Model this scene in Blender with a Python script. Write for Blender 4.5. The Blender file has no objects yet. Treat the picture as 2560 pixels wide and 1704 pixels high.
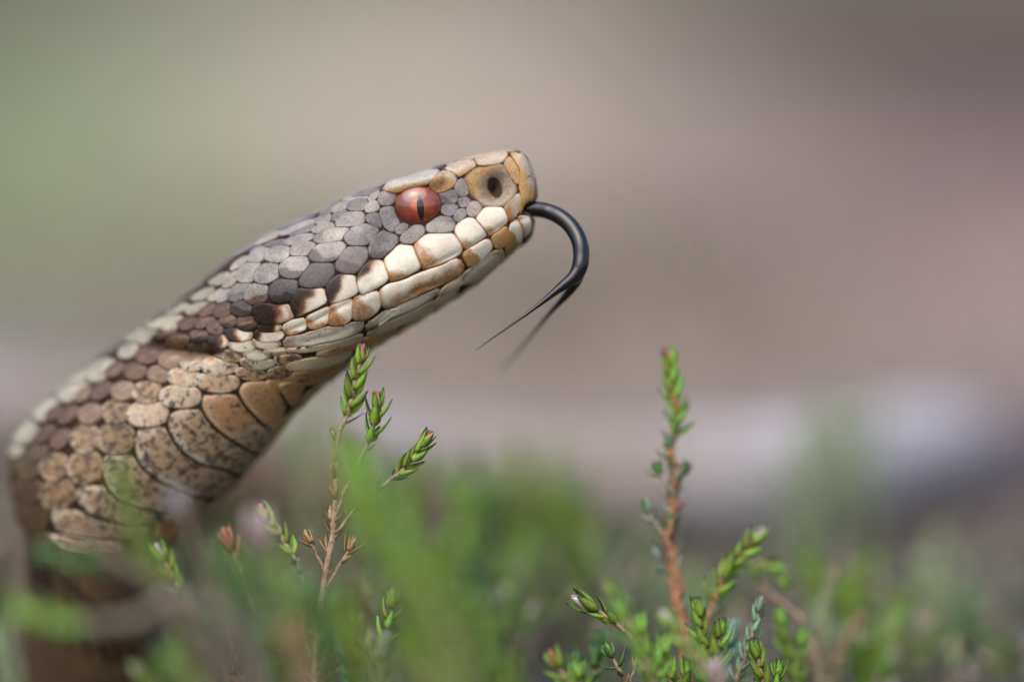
import bpy, bmesh, math, random
import numpy as np
from mathutils import Vector, Matrix
from mathutils.bvhtree import BVHTree
from mathutils import noise as mnoise

random.seed(7); RNG = np.random.default_rng(7)
scene = bpy.context.scene
C = scene.collection

# ------------------------------------------------------------------ camera
CAM_H, PITCH, LENS, SENSOR, FOCUS = 0.075, math.radians(8.0), 140.0, 36.0, 0.3000
cam_data = bpy.data.cameras.new('camera')
cam = bpy.data.objects.new('camera', cam_data); C.objects.link(cam)
cam.location = (0, 0, CAM_H)
cam.rotation_euler = (math.pi/2 - PITCH, 0, 0)
cam_data.lens, cam_data.sensor_width = LENS, SENSOR
cam_data.clip_start, cam_data.clip_end = 0.01, 2000
cam_data.dof.use_dof = True
cam_data.dof.focus_distance = FOCUS
cam_data.dof.aperture_fstop = 6.6
scene.camera = cam

# ------------------------------------------------------------------ world, sun, exposure
SUN_EL, SUN_AZ = 58.0, 205.0          # azimuth clockwise from +Y (north)
world = bpy.data.worlds.new('World'); scene.world = world; world.use_nodes = True
wn = world.node_tree
bg = wn.nodes['Background']
sky = wn.nodes.new('ShaderNodeTexSky'); sky.sky_type = 'NISHITA'; sky.sun_disc = False
sky.sun_elevation = math.radians(SUN_EL); sky.sun_rotation = math.radians(SUN_AZ)
sky.air_density, sky.dust_density, sky.ozone_density = 1.0, 4.0, 1.5
wn.links.new(sky.outputs[0], bg.inputs[0]); bg.inputs[1].default_value = 0.15
sd = bpy.data.lights.new('sun', 'SUN'); sun = bpy.data.objects.new('sun', sd); C.objects.link(sun)
sd.energy, sd.angle, sd.color = 1.5, math.radians(75), (1.0, 0.93, 0.82)
_d = Vector((math.sin(math.radians(SUN_AZ))*math.cos(math.radians(SUN_EL)),
             math.cos(math.radians(SUN_AZ))*math.cos(math.radians(SUN_EL)), math.sin(math.radians(SUN_EL))))
sun.rotation_euler = _d.to_track_quat('Z', 'Y').to_euler()
scene.view_settings.view_transform = 'Standard'; scene.view_settings.look = 'None'
scene.view_settings.exposure = 0.70; scene.view_settings.gamma = 1.0
scene.view_settings.use_curve_mapping = False
scene.render.engine = 'CYCLES'
scene.cycles.use_denoising = True
scene.cycles.max_bounces = 6

# ------------------------------------------------------------------ pixel -> place
K = SENSOR/LENS/2560.0
_R = np.array(Matrix.Rotation(math.pi/2 - PITCH, 3, 'X'))
RIGHT, UPV, BACK = _R[:, 0], _R[:, 1], _R[:, 2]      # BACK points towards the camera
ORI = np.array((0, 0, CAM_H))
def at(px, py, d):
    """world point on the ray of photo pixel (px,py) at distance d (m) along the view axis"""
    return ORI + RIGHT*((px-1280)*K*d) - UPV*((py-852)*K*d) - BACK*d
def ray(px, py):
    v = RIGHT*((px-1280)*K) - UPV*((py-852)*K) - BACK
    return v/np.linalg.norm(v)
def ground_at(px, py):
    r = ray(px, py); t = -ORI[2]/r[2]
    return ORI + r*t
def to_px(P):
    q = np.asarray(P) - ORI
    d = -(q@BACK)
    return np.stack([1280+(q@RIGHT)/(K*d), 852-(q@UPV)/(K*d)], -1), d

# ------------------------------------------------------------------ helpers
def link_mesh(name, verts, faces, mat, parent=None, smooth=True, cols=None, floats=None, rootloc=None):
    me = bpy.data.meshes.new(name)
    v = np.asarray(verts, float)
    if rootloc is not None: v = v - np.asarray(rootloc)
    me.from_pydata(v.tolist(), [], faces)
    if smooth: me.polygons.foreach_set('use_smooth', [True]*len(me.polygons))
    if cols is not None:
        a = me.attributes.new('Col', 'FLOAT_COLOR', 'POINT')
        c4 = np.ones((len(v), 4)); c4[:, :3] = np.asarray(cols)
        a.data.foreach_set('color', c4.ravel())
    for k, arr in (floats or {}).items():
        a = me.attributes.new(k, 'FLOAT', 'POINT'); a.data.foreach_set('value', np.asarray(arr, float))
    me.materials.append(mat); me.update()
    o = bpy.data.objects.new(name, me); C.objects.link(o)
    if parent is not None: o.parent = parent
    return o
def empty(name, loc, label, cat, group=None):
    o = bpy.data.objects.new(name, None); C.objects.link(o)
    o.location = loc; o.empty_display_size = 0.005
    o['label'] = label; o['category'] = cat
    if group: o['group'] = group
    return o
def catmull(P, u):
    """P: (n,...) control values at integer parameters, u: array of parameters"""
    P = np.asarray(P, float); n = len(P); u = np.clip(np.asarray(u, float), 0, n-1)
    i = np.minimum(u.astype(int), n-2); f = u - i
    sh = (-1,) + (1,)*(P.ndim-1); f = f.reshape(sh)
    p0, p1, p2, p3 = P[np.maximum(i-1, 0)], P[i], P[i+1], P[np.minimum(i+2, n-1)]
    return 0.5*((2*p1) + (-p0+p2)*f + (2*p0-5*p1+4*p2-p3)*f*f + (-p0+3*p1-3*p2+p3)*f**3)
def tube(path, radii, seg=8, jitter=0.0, cap=True, twist=0.0):
    path = np.asarray(path, float); n = len(path)
    T = np.gradient(path, axis=0); T /= np.linalg.norm(T, axis=1)[:, None]+1e-12
    ref = np.array((0.3, -0.9, 0.1)); V = []; N = None
    for k in range(n):
        a = ref - T[k]*(ref@T[k]) if N is None else N - T[k]*(N@T[k])
        N = a/np.linalg.norm(a); B = np.cross(T[k], N)
        for j in range(seg):
            an = 2*math.pi*j/seg + twist*k
            r = radii[k]*(1+jitter*(random.random()-0.5)*2)
            V.append(path[k] + (N*math.cos(an)+B*math.sin(an))*r)
    F = [(k*seg+j, k*seg+(j+1) % seg, (k+1)*seg+(j+1) % seg, (k+1)*seg+j) for k in range(n-1) for j in range(seg)]
    if cap:
        V.append(path[0]); V.append(path[-1]); a, b = n*seg, n*seg+1
        F += [(a, (j+1) % seg, j) for j in range(seg)] + [(b, (n-1)*seg+j, (n-1)*seg+(j+1) % seg) for j in range(seg)]
    return np.array(V), F

# ------------------------------------------------------------------ materials
def newmat(name):
    m = bpy.data.materials.new(name); m.use_nodes = True
    nt = m.node_tree; b = nt.nodes['Principled BSDF']
    return m, nt, b
def N(nt, t, **kw):
    n = nt.nodes.new(t)
    for k, v in kw.items(): setattr(n, k, v)
    return n
def noise_node(nt, scale, detail=4, rough=0.6, coord=None, dist=0.0):
    n = N(nt, 'ShaderNodeTexNoise'); n.inputs['Scale'].default_value = scale
    n.inputs['Detail'].default_value = detail; n.inputs['Roughness'].default_value = rough
    n.inputs['Distortion'].default_value = dist
    if coord is not None: nt.links.new(coord, n.inputs['Vector'])
    return n
def mixc(nt, fac, a, b, mode='MIX'):
    n = N(nt, 'ShaderNodeMix', data_type='RGBA', blend_type=mode)
    for sock, v in ((n.inputs[0], fac), (n.inputs[6], a), (n.inputs[7], b)):
        if isinstance(v, bpy.types.NodeSocket): nt.links.new(v, sock)
        elif isinstance(v, (tuple, list)): sock.default_value = (*v[:3], 1)
        else: sock.default_value = v
    return n.outputs[2]
def mathn(nt, op, a, b=0.0, c=None, clamp=False):
    n = N(nt, 'ShaderNodeMath', operation=op); n.use_clamp = clamp
    for i, v in enumerate((a, b) if c is None else (a, b, c)):
        if isinstance(v, bpy.types.NodeSocket): nt.links.new(v, n.inputs[i])
        else: n.inputs[i].default_value = v
    return n.outputs[0]
def maprange(nt, v, a, b, c=0.0, d=1.0):
    n = N(nt, 'ShaderNodeMapRange'); n.interpolation_type = 'SMOOTHSTEP'
    nt.links.new(v, n.inputs[0])
    for i, x in enumerate((a, b, c, d)): 
        if isinstance(x, bpy.types.NodeSocket): nt.links.new(x, n.inputs[i+1])
        else: n.inputs[i+1].default_value = x
    return n.outputs[0]
def attr(nt, name, out='Fac'):
    n = N(nt, 'ShaderNodeAttribute'); n.attribute_name = name; return n.outputs[out]
def bump(nt, bsdf, height, dist, strength=1.0):
    b = N(nt, 'ShaderNodeBump'); b.inputs['Distance'].default_value = dist; b.inputs['Strength'].default_value = strength
    nt.links.new(height, b.inputs['Height']); nt.links.new(b.outputs[0], bsdf.inputs['Normal'])

def make_scale_mat():
    m, nt, b = newmat('snake_scale')
    pos = N(nt, 'ShaderNodeNewGeometry').outputs['Position']
    col = attr(nt, 'Col', 'Color'); och = attr(nt, 'ochre'); spk = attr(nt, 'speck')
    n1 = noise_node(nt, 900, 5, 0.65, pos, 0.4)       # ~1 mm stains
    n2 = noise_node(nt, 3200, 4, 0.7, pos)            # ~0.3 mm speckles
    n3 = noise_node(nt, 9000, 2, 0.6, pos)            # grain
    # ochre stain: the attribute lowers the threshold of the noise
    th = mathn(nt, 'SUBTRACT', 0.78, mathn(nt, 'MULTIPLY', och, 0.58))
    mixn = mathn(nt, 'ADD', mathn(nt, 'MULTIPLY', n1.outputs[0], 0.55), mathn(nt, 'MULTIPLY', n2.outputs[0], 0.45))
    of = maprange(nt, mixn, th, mathn(nt, 'ADD', th, 0.32))
    och_col = mixc(nt, n3.outputs[0], (0.15, 0.055, 0.012), (0.36, 0.165, 0.042))
    c1 = mixc(nt, mathn(nt, 'MULTIPLY', of, mathn(nt, 'GREATER_THAN', och, 0.01)), col, och_col)
    th2 = mathn(nt, 'SUBTRACT', 0.84, mathn(nt, 'MULTIPLY', spk, 0.55))
    n4 = noise_node(nt, 1700, 5, 0.75, pos, 0.6)
    sf = maprange(nt, n4.outputs[0], th2, mathn(nt, 'ADD', th2, 0.08))
    c2 = mixc(nt, mathn(nt, 'MULTIPLY', mathn(nt, 'MULTIPLY', sf, 0.9), mathn(nt, 'GREATER_THAN', spk, 0.01)), c1, (0.035, 0.028, 0.026))
    g = mathn(nt, 'ADD', mathn(nt, 'ADD', mathn(nt, 'MULTIPLY', n3.outputs[0], 0.50), mathn(nt, 'MULTIPLY', n2.outputs[0], 0.45)), mathn(nt, 'MULTIPLY', n1.outputs[0], 0.25))
    bw = N(nt, 'ShaderNodeRGBToBW'); nt.links.new(c2, bw.inputs[0])
    amp = maprange(nt, bw.outputs[0], 0.08, 0.42, 3.6, 1.1)
    gray = mathn(nt, 'ADD', 1.0, mathn(nt, 'MULTIPLY', mathn(nt, 'SUBTRACT', g, 0.60), amp), clamp=False)
    gray = mathn(nt, 'MAXIMUM', gray, 0.3)
    c3 = mixc(nt, 1.0, c2, gray, 'MULTIPLY')
    nt.links.new(c3, b.inputs['Base Color'])
    nt.links.new(maprange(nt, n2.outputs[0], 0.3, 0.7, 0.34, 0.52), b.inputs['Roughness'])
    b.inputs['IOR'].default_value = 1.5; b.inputs['Specular IOR Level'].default_value = 0.40
    hh = mathn(nt, 'ADD', mathn(nt, 'MULTIPLY', n2.outputs[0], 0.7), mathn(nt, 'MULTIPLY', n3.outputs[0], 0.3))
    bump(nt, b, hh, 0.00006, 0.8)
    return m
MAT_SCALE = make_scale_mat()
def make_skin_mat():
    m, nt, b = newmat('snake_skin')
    pos = N(nt, 'ShaderNodeNewGeometry').outputs['Position']
    n = noise_node(nt, 2500, 4, 0.6, pos)
    c = mixc(nt, n.outputs[0], (0.018, 0.010, 0.008), (0.05, 0.028, 0.022))
    nt.links.new(mixc(nt, attr(nt, 'pale'), c, (0.20, 0.125, 0.065)), b.inputs['Base Color'])
    b.inputs['Roughness'].default_value = 0.7; b.inputs['Specular IOR Level'].default_value = 0.12
    bump(nt, b, n.outputs[0], 0.00006)
    return m
MAT_SKIN = make_skin_mat()

# ------------------------------------------------------------------ the snake's surface
# stations along the body: top outline (px), bottom outline (px), half width mm, centre distance mm, section type
ST = [
 (1339,521, 1339,523, 0.15, 303.2, 's'), (1343,482, 1337,548, 1.4, 303.4, 's'), (1329,422, 1332,572, 2.2, 303.7, 's'),
 (1303,382, 1321,598, 2.9, 303.9, 's'), (1262,380, 1277,634, 3.4, 304.3, 's'), (1217,386, 1228,679, 3.8, 304.6, 's'),
 (1160,402, 1187,712, 4.3, 304.9, 'e'), (1108,416, 1150,738, 4.8, 305.2, 'e'), (1043,436, 1105,766, 5.4, 305.5, 'e'),
 (983,458, 1055,797, 5.9, 305.8, 'e'), (925,476, 1011,824, 6.4, 306.0, 'e'), (858,500, 970,848, 6.9, 306.2, 't'),
 (804,528, 925,876, 7.3, 306.5, 't'), (739,556, 885,906, 7.6, 306.9, 't'), (674,587, 848,935, 7.6, 307.3, 't'),
 (619,619, 815,960, 7.3, 307.7, 't'), (565,657, 785,985, 6.8, 308.1, 't'), (522,695, 755,1014, 6.5, 308.4, 'b'),
 (467,737, 717,1056, 6.4, 308.8, 'b'), (424,770, 685,1098, 6.4, 309.2, 'b'), (359,815, 641,1152, 6.6, 309.8, 'b'),
 (304,853, 598,1201, 6.8, 310.5, 'b'), (239,902, 554,1244, 7.0, 311.2, 'b'), (174,956, 511,1285, 7.1, 312.0, 'b'),
 (109,1011, 465,1330, 7.2, 312.8, 'b'), (65,1059, 425,1375, 7.3, 313.6, 'b'), (38,1098, 395,1420, 7.3, 314.3, 'b'),
 (28,1140, 372,1470, 7.3, 315.0, 'b'), (30,1200, 365,1530, 7.3, 316.0, 'b'), (45,1282, 370,1590, 7.3, 317.0, 'b'),
 (71,1358, 385,1640, 7.3, 319.0, 'b')]
SEC = {
 's': [(0,1),(.50,.985),(.80,.90),(.93,.62),(.97,.32),(1,0),(.99,-.28),(.90,-.56),(.68,-.82),(.36,-.96),(0,-1)],
 'e': [(0,1),(.44,.985),(.74,.90),(.85,.64),(.89,.32),(.95,0),(1.0,-.26),(.93,-.55),(.70,-.82),(.36,-.96),(0,-1)],
 't': [(0,1),(.38,.96),(.68,.80),(.87,.52),(.97,.20),(1,-.10),(.97,-.38),(.84,-.66),(.60,-.85),(.30,-.96),(0,-1)],
 'b': [(math.sin(math.pi*k/10), math.cos(math.pi*k/10)) for k in range(11)]}
Cs, Us, Ws, Ss = [], [], [], []
for tx, ty, bx, by, hw, cd, sec in ST:
    T_, B_ = at(tx, ty, cd/1000), at(bx, by, cd/1000)
    Cs.append((T_+B_)/2); Us.append((T_-B_)/2); Ws.append(BACK*hw/1000); Ss.append(SEC[sec])
# the rest of the body lies on the ground, going back and out to the left
_p = Cs[-1]
_ext = [((1,5,-6), (-1,-.3,.35), 7.2), ((-1,14,-8), (-.6,-.5,.9), 7.2), ((-3,28,-9), (-.2,0,1), 7.2), ((-6,44,-9), (0,0,1), 7.0),
        ((-7,60,-9), (0,0,1), 6.6), ((-2,74,-9), (0,0,1), 6.0), ((9,80,-9.5), (0,0,1), 5.2), ((20,77,-10), (0,0,1), 4.4), ((28,66,-10), (0,0,1), 3.6),
        ((29,52,-11), (0,0,1), 2.8), ((22,44,-12), (0,0,1), 2.0), ((13,43,-13), (0,0,1), 1.0), ((9,44,-13.2), (0,0,1), 0.1)]
_pts = [_p] + [_p + np.array(e[0])/1000 for e in _ext]
for k, (off, ud, r) in enumerate(_ext):
    c = _pts[k+1].copy()
    t = _pts[min(k+2, len(_pts)-1)] - _pts[k]; t /= np.linalg.norm(t)
    u = np.array(ud, float); u -= t*(u@t); u /= np.linalg.norm(u)
    if k > 1: c[2] = max(r/1000*0.97, 0.0005)
    w = np.cross(u, t)
    Cs.append(c); Us.append(u*r/1000); Ws.append(w*r/1000); Ss.append(SEC['b'])
Cs, Us, Ws, Ss = map(np.array, (Cs, Us, Ws, Ss))
NS = len(Cs)
SUB, NT = 14, 88                                  # samples per station, samples over the half girth
su = np.linspace(0, NS-1, (NS-1)*SUB+1); tu = np.linspace(0, 1, NT+1)
gC, gU, gW, gS = catmull(Cs, su), catmull(Us, su), catmull(Ws, su), catmull(Ss, su)
prof = catmull(np.swapaxes(gS, 0, 1), tu*10)      # (NT+1, ns, 2)
prof = np.swapaxes(prof, 0, 1)                    # (ns, NT+1, 2)
near = gC[:, None] + gW[:, None]*prof[..., :1] + gU[:, None]*prof[..., 1:]
far = gC[:, None] - gW[:, None]*prof[..., :1] + gU[:, None]*prof[..., 1:]
def normals(G, flip):
    a = np.gradient(G, axis=0); b = np.gradient(G, axis=1)
    n = np.cross(b, a); n /= np.linalg.norm(n, axis=2)[..., None]+1e-15
    return n*flip
nn0 = normals(near, 1.0)
_out = near - gC[:, None]
if np.mean(np.sum(nn0*_out, -1)) < 0: NFLIP = -1.0
else: NFLIP = 1.0
# hollows and swellings of the head, given on the side towards the camera and mirrored
npx, nd = to_px(near)
X, Y = npx[..., 0], npx[..., 1]
def gauss(x, y, rx, ry, ang=0):
    a = math.radians(ang); dx, dy = X-x, Y-y
    u = dx*math.cos(a)-dy*math.sin(a); v = dx*math.sin(a)+dy*math.cos(a)
    return np.exp(-((u/rx)**2+(v/ry)**2))
def segdist(pts):
    best = np.full(X.shape, 1e9)
    for (x0, y0), (x1, y1) in zip(pts[:-1], pts[1:]):
        L2 = (x1-x0)**2+(y1-y0)**2
        t = np.clip(((X-x0)*(x1-x0)+(Y-y0)*(y1-y0))/L2, 0, 1)
        best = np.minimum(best, np.hypot(X-x0-t*(x1-x0), Y-y0-t*(y1-y0)))
    return best
disp = np.zeros(X.shape)
disp -= 1.35*gauss(1236, 468, 23, 30, -20)                                # nostril
disp -= 0.34*gauss(1222, 468, 48, 42, 0)                                  # hollow of the nasal plate
disp -= 0.25*gauss(1140, 505, 50, 45, 0)                                  # in front of the eye
disp += 0.50*np.exp(-(segdist([(985, 472), (1040, 462), (1095, 448)])/13.0)**2)   # brow
disp -= 0.55*gauss(1044, 516, 58, 48, 5)                                  # eye socket
disp -= 1.0*np.exp(-(segdist([(375, 850), (440, 868), (525, 884)])/15.0)**2)      # fold behind the jaw
disp += 0.45*gauss(700, 720, 150, 90, 25)                                 # cheek
disp -= 0.14*np.exp(-(segdist([(1320, 545), (1262, 560), (1160, 625), (1060, 672), (960, 712), (870, 758), (790, 800), (700, 835)])/7.0)**2)  # mouth line
disp -= 0.10*np.exp(-(segdist([(700, 868), (830, 838), (940, 790), (1050, 720), (1170, 690)])/8.0)**2)
disp -= 1.0*gauss(1338, 524, 26, 15, 0)                                  # gap where the tongue comes out
valid = (np.arange(len(su))/SUB < 30)[:, None]
disp = np.where(valid, disp, 0)/1000
near = near + nn0*NFLIP*disp[..., None]
nf0 = normals(far, -1.0)*NFLIP
far = far + nf0*disp[..., None]
nearN = normals(near, NFLIP); farN = normals(far, -NFLIP)
for nrm, o in ((nearN, near), (farN, far)):
    nrm[:, 0] = gU/(np.linalg.norm(gU, axis=1)[:, None]+1e-15); nrm[:, -1] = -nrm[:, 0]

def grid_eval(G, s, t):
    """bilinear look-up at station parameter s, girth parameter t"""
    i = np.clip(np.asarray(s)*SUB, 0, len(su)-1.001); j = np.clip(np.asarray(t)*NT, 0, NT-0.001)
    i0 = i.astype(int); j0 = j.astype(int); a = (i-i0)[:, None]; b = (j-j0)[:, None]
    return (G[i0, j0]*(1-a)*(1-b)+G[i0+1, j0]*a*(1-b)+G[i0, j0+1]*(1-a)*b+G[i0+1, j0+1]*a*b)
_nv = near.reshape(-1, 3); _w = NT+1
_faces = [(i*_w+j, i*_w+j+1, (i+1)*_w+j+1, (i+1)*_w+j) for i in range(30*SUB) for j in range(NT)]
BVH = BVHTree.FromPolygons([Vector(v) for v in _nv[:(30*SUB+1)*_w]], _faces)
_o = Vector(ORI)
def px_to_st(px, py):
    loc, nrm, idx, dist = BVH.ray_cast(_o, Vector(ray(px, py)))
    if loc is None: return None
    i, j = divmod(idx, NT); p = np.array(loc)
    p00 = near[i, j]; e1 = (near[i+1, j]-p00+near[i+1, j+1]-near[i, j+1])/2; e2 = (near[i, j+1]-p00+near[i+1, j+1]-near[i+1, j])/2
    M = np.array([[e1@e1, e1@e2], [e1@e2, e2@e2]]); r = np.array([e1@(p-p00), e2@(p-p00)])
    try: a, b = np.linalg.solve(M, r)
    except np.linalg.LinAlgError: a = b = 0.5
    return ((i+min(max(a, 0), 1))/SUB, (j+min(max(b, 0), 1))/NT)

snake_loc = Cs[-9].copy(); snake_loc[2] = 0
snake = empty('adder', snake_loc, 'brown and cream adder with raised head and black forked tongue flicking out', 'snake')
ns = len(su)
# body: one continuous skin
V = np.concatenate([near, far[:, ::-1][:, 1:-1]], axis=1)
rw = V.shape[1]
F = [(i*rw+j, (i+1)*rw+j, (i+1)*rw+(j+1) % rw, i*rw+(j+1) % rw) for i in range(ns-1) for j in range(rw)]
# thin the unseen tail part by keeping it as is; a sink of the skin under the scales keeps the joints dark
Nall = np.concatenate([nearN, farN[:, ::-1][:, 1:-1]], axis=1)
V = V - Nall*0.00002
_pale = np.repeat(np.clip((2.6-su)/0.8, 0, 1)[:, None], rw, axis=1).ravel()
body = link_mesh('body', V.reshape(-1, 3), F, MAT_SKIN, snake, floats={'pale': _pale}, rootloc=snake_loc)

# ------------------------------------------------------------------ scales
# colour classes: base, edge, ochre stain, dark speckle
CL = {
 'G': ((.140,.122,.118), (.060,.042,.036), .26, .24),    # lilac grey of the crown and temples
 'g': ((.210,.190,.170), (.095,.072,.056), .22, .22),    # paler grey
 'H': ((.074,.059,.058), (.034,.022,.018), .34, .34),    # slate
 'D': ((.020,.011,.008), (.014,.008,.006), .25, .10),     # dark brown stripe
 'B': ((.084,.048,.033), (.038,.020,.013), .30, .30),    # lilac brown flank
 'b': ((.150,.102,.068), (.15,.105,.065), .40, .36),
 'W': ((.60,.545,.45), (.30,.165,.075), .46, .0),         # white lip
 'w': ((.50,.46,.37), (.20,.14,.085), .46, .50),         # white chin with specks
 'P': ((.255,.235,.180), (.165,.142,.105), .24, .24),        # pale stripe
 'O': ((.34,.20,.078), (.15,.062,.018), .55, .14),       # ochre snout
 'S': ((.34,.275,.205), (.17,.08,.032), .36, .16),         # beige snout
 'T': ((.235,.160,.085), (.44,.37,.26), .55, .68),       # tan flank
 't': ((.43,.375,.28), (.50,.46,.38), .68, .58),         # white/ochre flank
 'V': ((.33,.245,.160), (.56,.49,.39), .56, .66),        # belly shields
 'v': ((.32,.195,.100), (.46,.37,.26), .66, .52),
 'N': ((.25,.195,.140), (.14,.065,.025), .42, .34),       # nasal plate
 'c': ((.42,.355,.25), (.30,.22,.13), .34, .22),         # pale tan chin
 'L': ((.34,.315,.28), (.10,.06,.03), .12, .10),         # pale brow plate
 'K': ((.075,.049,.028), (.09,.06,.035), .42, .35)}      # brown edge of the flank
VIEW = {'A': (880,350,4.48), 'B': (500,430,4.48), 'C': (650,620,4.48), 'D': (300,650,4.48), 'E': (0,850,3.136), 'F': (400,850,3.136)}
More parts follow.
